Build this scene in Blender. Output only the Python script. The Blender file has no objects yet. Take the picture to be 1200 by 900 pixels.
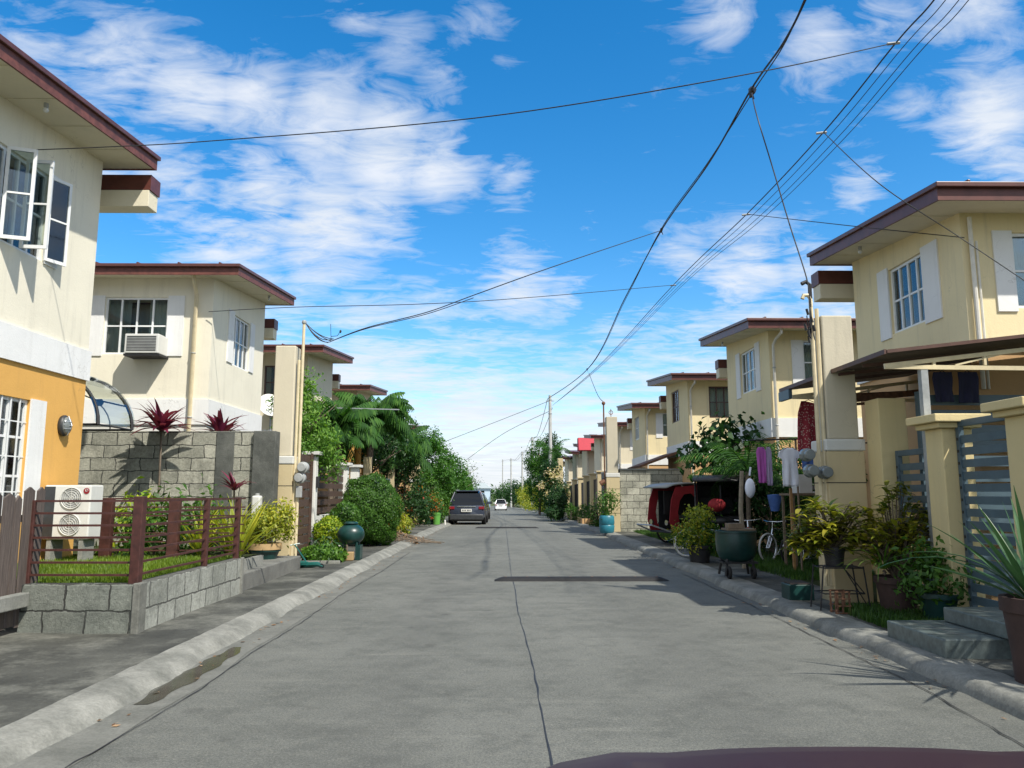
import bpy, math, random
import numpy as np
from math import sin, cos, pi, radians as R
from mathutils import Vector, Matrix
random.seed(7); rng = np.random.default_rng(11)
S = bpy.context.scene
COL = S.collection

# ------------------------------------------------------------------ camera, sky, sun, exposure
F, CH = 900.0, 1.5                       # focal length in 1200-px units, eye height
PIT = math.atan(127/900.0); YAW = math.atan(8*cos(PIT)/900.0)
cam = bpy.data.cameras.new('camera'); camo = bpy.data.objects.new('camera', cam); COL.objects.link(camo)
cam.sensor_width = 36; cam.lens = 27; cam.clip_end = 4000; cam.clip_start = 0.05
camo.location = (0, 0, CH); camo.rotation_euler = (pi/2+PIT, 0, -YAW); S.camera = camo

def ray(u, v):
    x = (u-600)/F; y = -(v-450)/F
    fw = cos(PIT)-y*sin(PIT); up = sin(PIT)+y*cos(PIT)
    return Vector((x*cos(YAW)+fw*sin(YAW), -x*sin(YAW)+fw*cos(YAW), up))
def at(u, v, y):
    d = ray(u, v); return Vector((0, 0, CH))+d*(y/d.y)
def atx(u, v, x):
    d = ray(u, v); return Vector((0, 0, CH))+d*(x/d.x)

SUNV = Vector((0.56, -0.60, 1.0)).normalized()
W = bpy.data.worlds.new('World'); S.world = W; W.use_nodes = True
nt = W.node_tree; N = nt.nodes; L = nt.links; N.clear()
out = N.new('ShaderNodeOutputWorld'); bg = N.new('ShaderNodeBackground'); L.new(bg.outputs[0], out.inputs[0])
sky = N.new('ShaderNodeTexSky'); sky.sky_type = 'NISHITA'; sky.sun_disc = False
sky.sun_elevation = math.asin(SUNV.z); sky.sun_rotation = math.atan2(SUNV.x, SUNV.y)
sky.altitude = 30; sky.air_density = 1.0; sky.dust_density = 0.6; sky.ozone_density = 2.5
hs = N.new('ShaderNodeHueSaturation'); hs.inputs['Hue'].default_value = 0.497
hs.inputs['Saturation'].default_value = 1.42; hs.inputs['Value'].default_value = 2.05; L.new(sky.outputs[0], hs.inputs['Color'])
tc = N.new('ShaderNodeTexCoord')
def vm(op, a, b=None):
    n = N.new('ShaderNodeVectorMath'); n.operation = op
    for i, q in enumerate((a, b)):
        if q is None: continue
        if isinstance(q, (tuple, list, Vector)): n.inputs[i].default_value = tuple(q)
        else: L.new(q, n.inputs[i])
    return n.outputs['Value'] if op in ('DISTANCE', 'LENGTH', 'DOT_PRODUCT') else n.outputs[0]
def mm(op, a, b=0.0, c=0.0, clamp=False):
    n = N.new('ShaderNodeMath'); n.operation = op; n.use_clamp = clamp
    for i, q in enumerate((a, b, c)):
        if isinstance(q, (int, float)): n.inputs[i].default_value = q
        else: L.new(q, n.inputs[i])
    return n.outputs[0]
dirn = vm('NORMALIZE', tc.outputs['Generated'])
sep = N.new('ShaderNodeSeparateXYZ'); L.new(dirn, sep.inputs[0])
zz = mm('MAXIMUM', sep.outputs[2], 0.0); den = mm('ADD', zz, 0.10)
comb = N.new('ShaderNodeCombineXYZ')
L.new(mm('DIVIDE', sep.outputs[0], den), comb.inputs[0]); L.new(mm('DIVIDE', sep.outputs[1], den), comb.inputs[1]); L.new(sep.outputs[2], comb.inputs[2])
def noise(vec, scale, det, rough=0.55, dist=0.0):
    n = N.new('ShaderNodeTexNoise'); n.inputs['Scale'].default_value = scale; n.inputs['Detail'].default_value = det
    n.inputs['Roughness'].default_value = rough; n.inputs['Distortion'].default_value = dist; L.new(vec, n.inputs['Vector']); return n.outputs['Fac']
mp = N.new('ShaderNodeMapping'); mp.inputs['Rotation'].default_value = (0, 0, R(-28)); mp.inputs['Scale'].default_value = (1.0, 1.7, 1.0)
L.new(comb.outputs[0], mp.inputs[0])
n1 = noise(mp.outputs[0], 1.7, 10, 0.6, 0.7)
n2 = noise(mp.outputs[0], 6.5, 9, 0.62, 1.2)
tex = mm('ADD', mm('MULTIPLY', n1, 0.62), mm('MULTIPLY', n2, 0.38))
BL = [(40,60,90,.8),(130,75,75,1),(215,110,75,1),(300,120,65,.9),(380,150,70,1),(450,175,70,1.1),(510,190,60,1),(120,190,80,.7),(210,215,70,1),
      (300,235,75,1.1),(380,265,75,1.1),(440,250,55,.9),(270,285,75,1),(370,310,50,.7),(520,105,45,.55),(470,60,40,.45),(420,20,35,.4),(560,20,40,.45),(600,220,35,.7),
      (590,75,26,.4),(610,335,55,1),(660,350,40,.8),(690,262,20,.6),(500,385,60,.8),(430,400,70,.9),(560,415,60,.7),(480,440,90,1),(330,395,60,.8),
      (740,300,30,.35),(800,310,45,.75),(860,335,55,.95),(940,300,50,.8),(980,345,50,1),(900,380,50,.8),(1010,215,40,.8),(960,50,55,.8),(1040,15,60,.7),
      (1130,10,60,.9),(850,8,45,.75),(1150,70,55,.7),(1160,140,60,1.2),(1185,190,55,1),(1070,120,30,.6),(760,380,60,.6),(700,450,60,.7),(620,470,80,.7),(400,460,100,1.1),(540,480,90,1.1),(560,440,90,.9),(820,420,80,.8),(730,400,60,.7),(880,310,60,.9)]
acc = None
for (u, v, r, a) in BL:
    d = ray(u, v).normalized(); dist = vm('DISTANCE', dirn, d)
    rr = r/F*1.25*(d.dot(ray(600,450).normalized()))
    m = N.new('ShaderNodeMapRange'); m.interpolation_type = 'SMOOTHSTEP'
    m.inputs['From Min'].default_value = 0; m.inputs['From Max'].default_value = rr*1.35
    m.inputs['To Min'].default_value = a; m.inputs['To Max'].default_value = 0; L.new(dist, m.inputs['Value'])
    acc = m.outputs[0] if acc is None else mm('MAXIMUM', acc, m.outputs[0])
# streaky veil towards the horizon, and unseen cloud behind and overhead, thickened for neutral fill light
low = N.new('ShaderNodeMapRange'); low.inputs['From Min'].default_value = 0.02; low.inputs['From Max'].default_value = 0.30
low.inputs['To Min'].default_value = 1.0; low.inputs['To Max'].default_value = 0.0; L.new(sep.outputs[2], low.inputs['Value'])
back = N.new('ShaderNodeMapRange'); back.inputs['From Min'].default_value = 0.55; back.inputs['From Max'].default_value = 0.2
back.inputs['To Min'].default_value = 0.0; back.inputs['To Max'].default_value = 1.15; L.new(sep.outputs[1], back.inputs['Value'])
acc = mm('MAXIMUM', acc, mm('MAXIMUM', mm('MULTIPLY', low.outputs[0], 1.35), back.outputs[0]))
dens = mm('MULTIPLY', mm('SUBTRACT', mm('ADD', mm('MULTIPLY', tex, 3.0), mm('MULTIPLY', acc, 0.68)), 1.76), 1.2, clamp=True)
dens = mm('MULTIPLY', mm('MULTIPLY', dens, mm('SUBTRACT', 1.75, mm('MULTIPLY', dens, 0.75))), mm('ADD', 0.45, mm('MULTIPLY', acc, 0.6)), clamp=True)
dens = mm('MULTIPLY', dens, 0.93)
ccr = N.new('ShaderNodeMixRGB'); ccr.inputs[1].default_value = (7.5, 8.1, 8.9, 1); ccr.inputs[2].default_value = (9.0, 9.3, 9.9, 1)
L.new(mm('MULTIPLY', mm('SUBTRACT', noise(mp.outputs[0], 3.2, 5), 0.3), 2.2, clamp=True), ccr.inputs[0])
mix = N.new('ShaderNodeMixRGB'); L.new(dens, mix.inputs[0]); L.new(hs.outputs[0], mix.inputs[1]); L.new(ccr.outputs[0], mix.inputs[2])
L.new(mix.outputs[0], bg.inputs['Color']); bg.inputs['Strength'].default_value = 0.085

sl = bpy.data.lights.new('sun', 'SUN'); sl.energy = 4.9; sl.angle = R(0.8); sl.color = (1.0, 0.95, 0.86)
so = bpy.data.objects.new('sun', sl); COL.objects.link(so); so.rotation_euler = SUNV.to_track_quat('Z', 'Y').to_euler()
S.view_settings.view_transform = 'Standard'; S.view_settings.look = 'None'; S.view_settings.exposure = 0.3; S.view_settings.gamma = 1
S.view_settings.use_curve_mapping = False
S.cycles.max_bounces = 6; S.cycles.transparent_max_bounces = 12

# ------------------------------------------------------------------ materials
class Mat:
    def __init__(s, name):
        s.m = bpy.data.materials.new(name); s.m.use_nodes = True
        s.t = s.m.node_tree; s.N = s.t.nodes; s.L = s.t.links
        s.b = s.N['Principled BSDF']; s.out = s.N['Material Output']; s._o = None
    def obj(s):
        if s._o is None:
            g = s.N.new('ShaderNodeNewGeometry'); s._o = g.outputs['Position']
        return s._o
    def map(s, scale=(1,1,1), rot=(0,0,0), src=None):
        n = s.N.new('ShaderNodeMapping'); n.inputs['Scale'].default_value = scale; n.inputs['Rotation'].default_value = rot
        s.L.new(src or s.obj(), n.inputs[0]); return n.outputs[0]
    def noise(s, scale, det=5, rough=0.6, vec=None):
        n = s.N.new('ShaderNodeTexNoise'); n.inputs['Scale'].default_value = scale; n.inputs['Detail'].default_value = det
        n.inputs['Roughness'].default_value = rough; s.L.new(vec or s.obj(), n.inputs['Vector']); return n.outputs['Fac']
    def ramp(s, fac, stops):
        n = s.N.new('ShaderNodeValToRGB'); e = n.color_ramp.elements
        while len(e) < len(stops): e.new(0.5)
        for i, (p, c) in enumerate(stops):
            e[i].position = p; e[i].color = (*c, 1) if len(c) == 3 else c
        s.L.new(fac, n.inputs[0]); return n.outputs[0]
    def mix(s, fac, a, b, mode='MIX'):
        n = s.N.new('ShaderNodeMixRGB'); n.blend_type = mode
        for i, q in zip((0, 1, 2), (fac, a, b)):
            if isinstance(q, (int, float)): n.inputs[i].default_value = q
            elif isinstance(q, (tuple, list)): n.inputs[i].default_value = (*q, 1)
            else: s.L.new(q, n.inputs[i])
        return n.outputs[0]
    def math(s, op, a, b=0.0, clamp=False):
        n = s.N.new('ShaderNodeMath'); n.operation = op; n.use_clamp = clamp
        for i, q in enumerate((a, b)):
            if isinstance(q, (int, float)): n.inputs[i].default_value = q
            else: s.L.new(q, n.inputs[i])
        return n.outputs[0]
    def col(s, c):
        if isinstance(c, (tuple, list)): s.b.inputs['Base Color'].default_value = (*c, 1)
        else: s.L.new(c, s.b.inputs['Base Color'])
        return s
    def bump(s, h, strength=0.3, dist=0.02):
        n = s.N.new('ShaderNodeBump'); n.inputs['Strength'].default_value = strength; n.inputs['Distance'].default_value = dist
        s.L.new(h, n.inputs['Height']); s.L.new(n.outputs[0], s.b.inputs['Normal']); return s
    def set(s, rough=None, metal=None, spec=None):
        if rough is not None:
            if isinstance(rough, (int, float)): s.b.inputs['Roughness'].default_value = rough
            else: s.L.new(rough, s.b.inputs['Roughness'])
        if metal is not None: s.b.inputs['Metallic'].default_value = metal
        if spec is not None: s.b.inputs['Specular IOR Level'].default_value = spec
        return s
M = {}
def mul(c, k): return tuple(min(1, x*k) for x in c)
def plaster(name, c, dirt=0.35, dcol=(0.20, 0.19, 0.16), rough=0.85):
    m = Mat(name)
    big = m.noise(0.9, 6, 0.62); str_ = m.noise(1.6, 7, 0.7, m.map((3.2, 3.2, 0.28)))
    base = m.mix(m.math('MULTIPLY', m.math('SUBTRACT', big, 0.35), 1.6, True), mul(c, 0.90), mul(c, 1.05))
    d = m.math('MULTIPLY', m.math('SUBTRACT', str_, 0.52), 2.6, True)
    base = m.mix(m.math('MULTIPLY', d, dirt), base, dcol)
    spk = m.math('MULTIPLY', m.math('SUBTRACT', m.noise(14, 6, 0.75), 0.60), 3.0, True)
    base = m.mix(m.math('MULTIPLY', spk, dirt*0.6), base, dcol)
    vo = m.N.new('ShaderNodeTexVoronoi'); vo.feature = 'DISTANCE_TO_EDGE'; vo.inputs['Scale'].default_value = 0.55
    wv = m.N.new('ShaderNodeVectorMath'); wv.operation = 'ADD'; m.L.new(m.obj(), wv.inputs[0]); nz_ = m.N.new('ShaderNodeTexNoise'); nz_.inputs['Scale'].default_value = 2.6; nz_.inputs['Detail'].default_value = 6; m.L.new(m.obj(), nz_.inputs['Vector']); m.L.new(nz_.outputs['Color'], wv.inputs[1]); m.L.new(wv.outputs[0], vo.inputs['Vector'])
    ck = m.math('SUBTRACT', 1.0, m.math('MULTIPLY', vo.outputs['Distance'], 260), True)
    base = m.mix(m.math('MULTIPLY', m.math('MULTIPLY', ck, m.math('MULTIPLY', m.math('SUBTRACT', big, 0.45), 5, True)), 0.45), base, dcol)
    pt = m.math('MULTIPLY', m.math('SUBTRACT', m.noise(0.45, 3, 0.5, m.map((1, 1, 1.6))), 0.55), 14, True)
    base = m.mix(m.math('MULTIPLY', pt, 0.10), base, mul(c, 0.7))
    m.col(base).set(rough).bump(m.math('ADD', m.noise(38, 5, 0.7), m.math('MULTIPLY', m.noise(3.5, 4), 2)), 0.35, 0.008)
    M[name] = m.m; return m
plaster('cream', (0.74, 0.66, 0.49), 0.5); plaster('yellow_cream', (0.80, 0.68, 0.41), 0.45); plaster('pale_cream', (0.82, 0.77, 0.62), 0.38)
plaster('white_band', (0.80, 0.80, 0.78), 0.3); plaster('orange_wall', (0.72, 0.40, 0.10), 0.3, (0.3, 0.17, 0.07)); plaster('tan_wall', (0.58, 0.36, 0.17), 0.2)
plaster('soffit', (0.72, 0.66, 0.50), 0.22); plaster('pillar', (0.56, 0.46, 0.27), 0.35); plaster('pillar_up', (0.62, 0.56, 0.42), 0.4); plaster('pillar_grey', (0.54, 0.49, 0.37), 0.6)
plaster('gate_pillar', (0.66, 0.54, 0.28), 0.25); plaster('moulding', (0.62, 0.62, 0.58), 0.45); plaster('white_wall', (0.72, 0.71, 0.66), 0.3); plaster('red_brown_trim', (0.16, 0.05, 0.035), 0.1)
def simple(name, c, rough=0.5, metal=0.0, var=0.15, scale=6, bump=0.0, spec=None):
    m = Mat(name); f = m.noise(scale, 5, 0.65)
    m.col(m.ramp(f, [(0.3, mul(c, 1-var)), (0.7, mul(c, 1+var))])).set(rough, metal, spec)
    if bump: m.bump(m.noise(scale*6, 4, 0.7), bump, 0.004)
    M[name] = m.m; return m
simple('maroon', (0.105, 0.030, 0.022), 0.45, 0, 0.3, 5, 0.1)
simple('maroon_worn', (0.14, 0.046, 0.033), 0.6, 0, 0.4, 9, 0.2)
simple('roof_metal', (0.10, 0.035, 0.028), 0.4, 0, 0.2)
simple('white_metal', (0.74, 0.75, 0.74), 0.4, 0, 0.05); simple('white_plastic', (0.62, 0.62, 0.58), 0.45, 0, 0.07)
simple('grey_plastic', (0.33, 0.34, 0.33), 0.5, 0, 0.15); simple('dark_plastic', (0.03, 0.033, 0.036), 0.5, 0, 0.3)
simple('black', (0.018, 0.018, 0.02), 0.6, 0, 0.3); simple('rubber', (0.010, 0.010, 0.011), 0.8, 0, 0.3, 12, 0.2)
simple('red_steel', (0.062, 0.021, 0.016), 0.55, 0, 0.45, 10, 0.15); simple('galv', (0.42, 0.44, 0.45), 0.42, 0.6, 0.2, 9)
simple('gate_blue', (0.065, 0.105, 0.13), 0.42, 0, 0.15, 4); simple('brown_frame', (0.09, 0.045, 0.035), 0.5, 0, 0.2)
simple('curtain', (0.82, 0.80, 0.74), 0.9, 0, 0.12, 4); simple('unlit_room', (0.035, 0.034, 0.033), 0.9, 0, 0.4, 2)
simple('pipe_cream', (0.62, 0.53, 0.34), 0.5, 0, 0.15); simple('pipe_white', (0.66, 0.63, 0.55), 0.5, 0, 0.12)
simple('rust', (0.16, 0.075, 0.04), 0.75, 0.1, 0.5, 14, 0.3); simple('teal', (0.012, 0.10, 0.085), 0.35, 0, 0.25, 5); simple('teal_dark', (0.008, 0.040, 0.036), 0.35, 0, 0.35, 5)
simple('terracotta', (0.05, 0.028, 0.024), 0.8, 0, 0.25, 8, 0.2); simple('tan_pot', (0.40, 0.27, 0.13), 0.7, 0, 0.2, 8); simple('blue_barrel', (0.02, 0.16, 0.22), 0.4, 0, 0.2)
simple('soil', (0.05, 0.035, 0.024), 0.95, 0, 0.5, 20, 0.5); simple('bark', (0.14, 0.11, 0.08), 0.9, 0, 0.45, 14, 0.6); simple('bark_pale', (0.26, 0.22, 0.16), 0.9, 0, 0.35, 14, 0.5)
simple('red_fabric', (0.26, 0.012, 0.018), 0.75, 0, 0.2); simple('red_paint', (0.45, 0.015, 0.022), 0.3, 0, 0.15); simple('chrome', (0.65, 0.66, 0.68), 0.2, 0.95, 0.05)
simple('tile', (0.11, 0.135, 0.13), 0.35, 0, 0.4, 14); simple('lime_plastic', (0.10, 0.30, 0.05), 0.5, 0, 0.15); simple('pole_concrete', (0.42, 0.42, 0.40), 0.85, 0, 0.2, 3, 0.15)
simple('wood_new', (0.35, 0.19, 0.075), 0.7, 0, 0.3, 8); simple('wood_post', (0.20, 0.15, 0.10), 0.85, 0, 0.35, 10, 0.3)
simple('cloth_white', (0.80, 0.84, 0.93), 0.9, 0, 0.06); simple('cloth_purple', (0.42, 0.10, 0.40), 0.9, 0, 0.15); simple('cloth_lilac', (0.45, 0.38, 0.55), 0.9, 0, 0.15)
simple('cloth_blue', (0.06, 0.13, 0.36), 0.9, 0, 0.2); simple('cloth_navy', (0.012, 0.014, 0.045), 0.9, 0, 0.2); simple('meter_glass', (0.17, 0.19, 0.19), 0.15, 0, 0.15)
simple('red_awning', (0.40, 0.01, 0.03), 0.6, 0, 0.1); simple('blue_house', (0.50, 0.62, 0.72), 0.7, 0, 0.1); simple('skyblue_roof', (0.55, 0.62, 0.66), 0.5, 0, 0.1)
def dresspat():
    m = Mat('dress_print'); v = m.N.new('ShaderNodeTexVoronoi'); v.inputs['Scale'].default_value = 34; m.L.new(m.obj(), v.inputs['Vector'])
    m.col(m.ramp(v.outputs['Distance'], [(0.26, (0.62, 0.42, 0.36)), (0.36, (0.30, 0.03, 0.045))])).set(0.9); M['dress_print'] = m.m
dresspat()
def carpaint(name, c, rough=0.22):
    m = Mat(name); m.col(m.ramp(m.noise(2.0, 3), [(0.3, mul(c, 0.93)), (0.7, mul(c, 1.07))])).set(rough); m.b.inputs['Coat Weight'].default_value = 0.6
    m.b.inputs['Coat Roughness'].default_value = 0.06; M[name] = m.m
carpaint('paint_darkgrey', (0.035, 0.044, 0.068)); carpaint('paint_white', (0.75, 0.76, 0.77)); carpaint('paint_black', (0.02, 0.022, 0.026)); carpaint('paint_red', (0.022, 0.001, 0.002), 0.55); M['paint_red'].node_tree.nodes['Principled BSDF'].inputs['Coat Weight'].default_value = 0.1
def glass(name, tint, opac):
    m = Mat(name); m.N.remove(m.b); g = m.N.new('ShaderNodeBsdfGlossy'); g.inputs['Roughness'].default_value = 0.04; g.inputs['Color'].default_value = (0.9, 0.95, 1, 1)
    t = m.N.new('ShaderNodeBsdfTransparent'); t.inputs['Color'].default_value = (*tint, 1)
    fr = m.N.new('ShaderNodeFresnel'); fr.inputs['IOR'].default_value = 1.6
    a = m.math('ADD', fr.outputs[0], opac, True)
    x = m.N.new('ShaderNodeMixShader'); m.L.new(a, x.inputs[0]); m.L.new(t.outputs[0], x.inputs[1]); m.L.new(g.outputs[0], x.inputs[2]); m.L.new(x.outputs[0], m.out.inputs[0]); M[name] = m.m
glass('glass', (0.72, 0.78, 0.76), 0.03); glass('car_glass', (0.03, 0.035, 0.04), 0.0)
def emis(name, c, s):
    m = Mat(name); m.col(c).set(0.3); m.b.inputs['Emission Color'].default_value = (*c, 1); m.b.inputs['Emission Strength'].default_value = s; M[name] = m.m
simple('tail_red', (0.22, 0.012, 0.02), 0.15, 0, 0.05)
def roadmat():
    m = Mat('road_concrete'); p = m.obj()
    a = m.noise(0.35, 5, 0.6); b = m.noise(2.2, 8, 0.72); c = m.noise(60, 6, 0.75); streak = m.noise(1.4, 6, 0.7, m.map((0.5, 3.0, 1)))
    base = m.ramp(a, [(0.32, (0.132, 0.137, 0.122)), (0.68, (0.186, 0.190, 0.170))])
    base = m.mix(m.math('MULTIPLY', m.math('SUBTRACT', b, 0.46), 3.6, True), base, (0.100, 0.105, 0.094))
    base = m.mix(m.math('MULTIPLY', m.math('SUBTRACT', m.noise(9, 6, 0.75), 0.5), 3.2, True), base, (0.195, 0.196, 0.17))
    base = m.mix(m.math('MULTIPLY', m.math('SUBTRACT', streak, 0.56), 2.8, True), base, (0.26, 0.26, 0.226))
    base = m.mix(0.85, base, m.ramp(c, [(0.32, (0.5, 0.5, 0.5)), (0.68, (1.42, 1.42, 1.42))]), 'MULTIPLY')
    # darker tyre-worn bands either side of the joint
    sx = m.N.new('ShaderNodeSeparateXYZ'); m.L.new(p, sx.inputs[0])
    w = m.math('ABSOLUTE', m.math('SUBTRACT', m.math('ABSOLUTE', m.math('SUBTRACT', sx.outputs[0], 0.35)), 1.25)); w = m.math('SUBTRACT', 1.0, m.math('MULTIPLY', w, 1.6), True)
    base = m.mix(m.math('MULTIPLY', m.math('MULTIPLY', w, b), 0.4), base, (0.075, 0.076, 0.070))
    spot = m.math('MULTIPLY', m.math('SUBTRACT', m.noise(3.1, 3, 0.4), 0.66), 9, True)
    base = m.mix(m.math('MULTIPLY', spot, 0.45), base, (0.055, 0.055, 0.05))
    v_ = m.N.new('ShaderNodeTexVoronoi'); v_.inputs['Scale'].default_value = 140; m.L.new(p, v_.inputs['Vector'])
    base = m.mix(0.7, base, m.ramp(v_.outputs['Distance'], [(0.15, (1.45, 1.42, 1.35)), (0.5, (0.75, 0.75, 0.75))]), 'MULTIPLY')
    m.col(base).set(0.8, spec=0.3).bump(m.math('ADD', m.noise(90, 4, 0.8), m.math('MULTIPLY', m.noise(7, 5), 1.5)), 0.8, 0.010); M['road_concrete'] = m.m
roadmat()
def conc(name, lo, hi, dark, damt=0.7, sc=1.0):
    m = Mat(name); b = m.noise(2.0*sc, 8, 0.7); c = m.noise(45, 5, 0.75)
    base = m.ramp(b, [(0.35, lo), (0.65, hi)])
    base = m.mix(m.math('MULTIPLY', m.math('MULTIPLY', m.math('SUBTRACT', m.noise(1.1*sc, 9, 0.75), 0.48), 4, True), damt), base, dark)
    base = m.mix(0.8, base, m.ramp(c, [(0.3, (0.7,)*3), (0.7, (1.2,)*3)]), 'MULTIPLY')
    m.col(base).set(0.85, spec=0.3).bump(m.math('ADD', m.noise(60, 5, 0.8), m.math('MULTIPLY', m.noise(5, 6, 0.7), 2)), 0.5, 0.01); M[name] = m.m
conc('kerb_concrete', (0.16, 0.162, 0.142), (0.29, 0.288, 0.255), (0.085, 0.088, 0.076), 0.85, 1.3)
conc('gutter_concrete', (0.125, 0.128, 0.112), (0.19, 0.19, 0.168), (0.085, 0.087, 0.076), 0.8, 1.2)
conc('dark_concrete', (0.040, 0.041, 0.036), (0.085, 0.086, 0.074), (0.24, 0.24, 0.205), 1.0, 0.62)
conc('path_concrete', (0.13, 0.13, 0.12), (0.20, 0.20, 0.18), (0.07, 0.07, 0.065), 0.7); conc('cap_concrete', (0.22, 0.225, 0.20), (0.33, 0.33, 0.30), (0.10, 0.105, 0.10), 0.8)
conc('pier_dark', (0.07, 0.075, 0.068), (0.14, 0.145, 0.13), (0.035, 0.04, 0.035), 0.8)
m = Mat('wet'); m.col(m.ramp(m.noise(4, 5), [(0.3, (0.045, 0.045, 0.035)), (0.7, (0.08, 0.08, 0.065))])).set(0.12); M['wet'] = m.m
def cmu(name, horiz, c1, c2, mortar, stain, bw=0.47, rh=0.242, zo=0.0):
    # hollow blocks 0.4 x 0.2 m; horiz 'x' for walls along x, 'y' for walls along y
    m = Mat(name); s = m.N.new('ShaderNodeSeparateXYZ'); m.L.new(m.obj(), s.inputs[0]); c = m.N.new('ShaderNodeCombineXYZ')
    m.L.new(s.outputs[0 if horiz == 'x' else 1], c.inputs[0]); m.L.new(m.math('SUBTRACT', s.outputs[2], zo), c.inputs[1])
    wob = m.noise(3.5, 4); cc = m.N.new('ShaderNodeVectorMath'); cc.operation = 'ADD'; m.L.new(c.outputs[0], cc.inputs[0])
    wv = m.N.new('ShaderNodeCombineXYZ'); m.L.new(m.math('MULTIPLY', wob, 0.11), wv.inputs[0]); m.L.new(m.math('MULTIPLY', m.noise(4.7, 5, 0.7), 0.075), wv.inputs[1]); m.L.new(wv.outputs[0], cc.inputs[1])
    b = m.N.new('ShaderNodeTexBrick'); b.inputs['Scale'].default_value = 1; b.inputs['Brick Width'].default_value = bw; b.inputs['Row Height'].default_value = rh
    b.inputs['Mortar Size'].default_value = 0.012; b.inputs['Mortar Smooth'].default_value = 0.5; b.inputs['Bias'].default_value = 0
    b.inputs['Color1'].default_value = (*c1, 1); b.inputs['Color2'].default_value = (*c2, 1); b.inputs['Mortar'].default_value = (*mortar, 1); m.L.new(cc.outputs[0], b.inputs['Vector'])
    base = m.mix(m.math('MULTIPLY', m.math('SUBTRACT', m.noise(1.6, 9, 0.75), 0.46), 3.2, True), b.outputs['Color'], stain)
    base = m.mix(0.9, base, m.ramp(m.noise(22, 7, 0.85), [(0.30, (0.6,)*3), (0.70, (1.32,)*3)]), 'MULTIPLY')
    drip = m.math('MULTIPLY', m.math('SUBTRACT', m.noise(2.5, 6, 0.7, m.map((4, 4, 0.4))), 0.55), 4, True)
    base = m.mix(m.math('MULTIPLY', drip, 0.6), base, mul(stain, 0.6))
    h = m.math('ADD', m.math('MULTIPLY', b.outputs['Fac'], -1.0), m.math('MULTIPLY', m.noise(20, 7, 0.85), 1.6))
    m.col(base).set(0.9, spec=0.2).bump(h, 0.75, 0.022); M[name] = m.m
cmu('block_wall_x', 'x', (0.52, 0.51, 0.42), (0.33, 0.33, 0.27), (0.09, 0.09, 0.08), (0.11, 0.115, 0.095))
cmu('block_low_y_lit', 'y', (0.44, 0.45, 0.40), (0.31, 0.32, 0.28), (0.12, 0.12, 0.11), (0.14, 0.15, 0.13), 0.44, 0.27, 0.077); cmu('block_low_x_shaded', 'x', (0.27, 0.29, 0.25), (0.18, 0.19, 0.165), (0.06, 0.06, 0.055), (0.08, 0.09, 0.08), 0.44, 0.27, 0.077)  # front-face copy is darker: its shade is put into the block colours
def woodold():
    m = Mat('wood_old'); g = m.noise(3, 8, 0.75, m.map((30, 30, 1.2)))
    base = m.ramp(g, [(0.3, (0.035, 0.029, 0.026)), (0.55, (0.088, 0.073, 0.066)), (0.75, (0.17, 0.148, 0.132))])
    isl = m.N.new('ShaderNodeObjectInfo'); base = m.mix(0.8, base, m.ramp(isl.outputs['Random'], [(0, (0.45, 0.40, 0.38)), (1, (1.5, 1.42, 1.35))]), 'MULTIPLY')
    m.col(base).set(0.9).bump(g, 0.5, 0.01); M['wood_old'] = m.m
woodold()
m = Mat('wood_brown'); g = m.noise(3, 7, 0.7, m.map((2, 2, 25))); m.col(m.ramp(g, [(0.3, (0.045, 0.026, 0.018)), (0.7, (0.10, 0.06, 0.04))])).set(0.7).bump(g, 0.3, 0.005); M['wood_brown'] = m.m
def corr():
    m = Mat('corrugated'); w = m.N.new('ShaderNodeTexWave'); w.inputs['Scale'].default_value = 2.6; w.bands_direction = 'Y'; m.L.new(m.obj(), w.inputs['Vector'])
    m.col(m.ramp(m.noise(3, 6), [(0.3, (0.05, 0.045, 0.045)), (0.7, (0.11, 0.09, 0.085))])).set(0.6).bump(w.outputs['Fac'], 0.7, 0.03); M['corrugated'] = m.m
corr()
def leafmat(name, cols, trans=0.35, rough=0.5):
    m = Mat(name); g = m.N.new('ShaderNodeNewGeometry'); n = len(cols)
    c = m.ramp(g.outputs['Random Per Island'], [(i/max(1, n-1), cc) for i, cc in enumerate(cols)])
    big = m.noise(1.7, 3, 0.5); c = m.mix(1.0, c, m.ramp(big, [(0.35, (0.72, 0.78, 0.75)), (0.65, (1.25, 1.2, 1.1))]), 'MULTIPLY')
    m.col(c).set(rough, spec=0.35)
    t = m.N.new('ShaderNodeBsdfTranslucent'); m.L.new(m.mix(1.0, c, (1.5, 1.6, 0.8), 'MULTIPLY'), t.inputs['Color'])
    x = m.N.new('ShaderNodeMixShader'); x.inputs[0].default_value = trans; m.L.new(m.b.outputs[0], x.inputs[1]); m.L.new(t.outputs[0], x.inputs[2]); m.L.new(x.outputs[0], m.out.inputs[0]); M[name] = m.m
leafmat('leaf_green', [(0.03, 0.085, 0.012), (0.055, 0.14, 0.02), (0.09, 0.19, 0.03)]); leafmat('leaf_bright', [(0.07, 0.17, 0.02), (0.11, 0.24, 0.03), (0.17, 0.30, 0.05)])
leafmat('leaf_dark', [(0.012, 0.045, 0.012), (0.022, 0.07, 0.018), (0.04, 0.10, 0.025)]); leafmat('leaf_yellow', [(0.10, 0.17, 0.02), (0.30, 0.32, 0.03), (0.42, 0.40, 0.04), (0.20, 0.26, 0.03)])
leafmat('leaf_lime', [(0.12, 0.22, 0.02), (0.22, 0.32, 0.02), (0.34, 0.38, 0.03)]); leafmat('leaf_croton', [(0.08, 0.12, 0.015), (0.20, 0.22, 0.02), (0.28, 0.25, 0.03), (0.05, 0.09, 0.015)], 0.25, 0.35)
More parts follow.
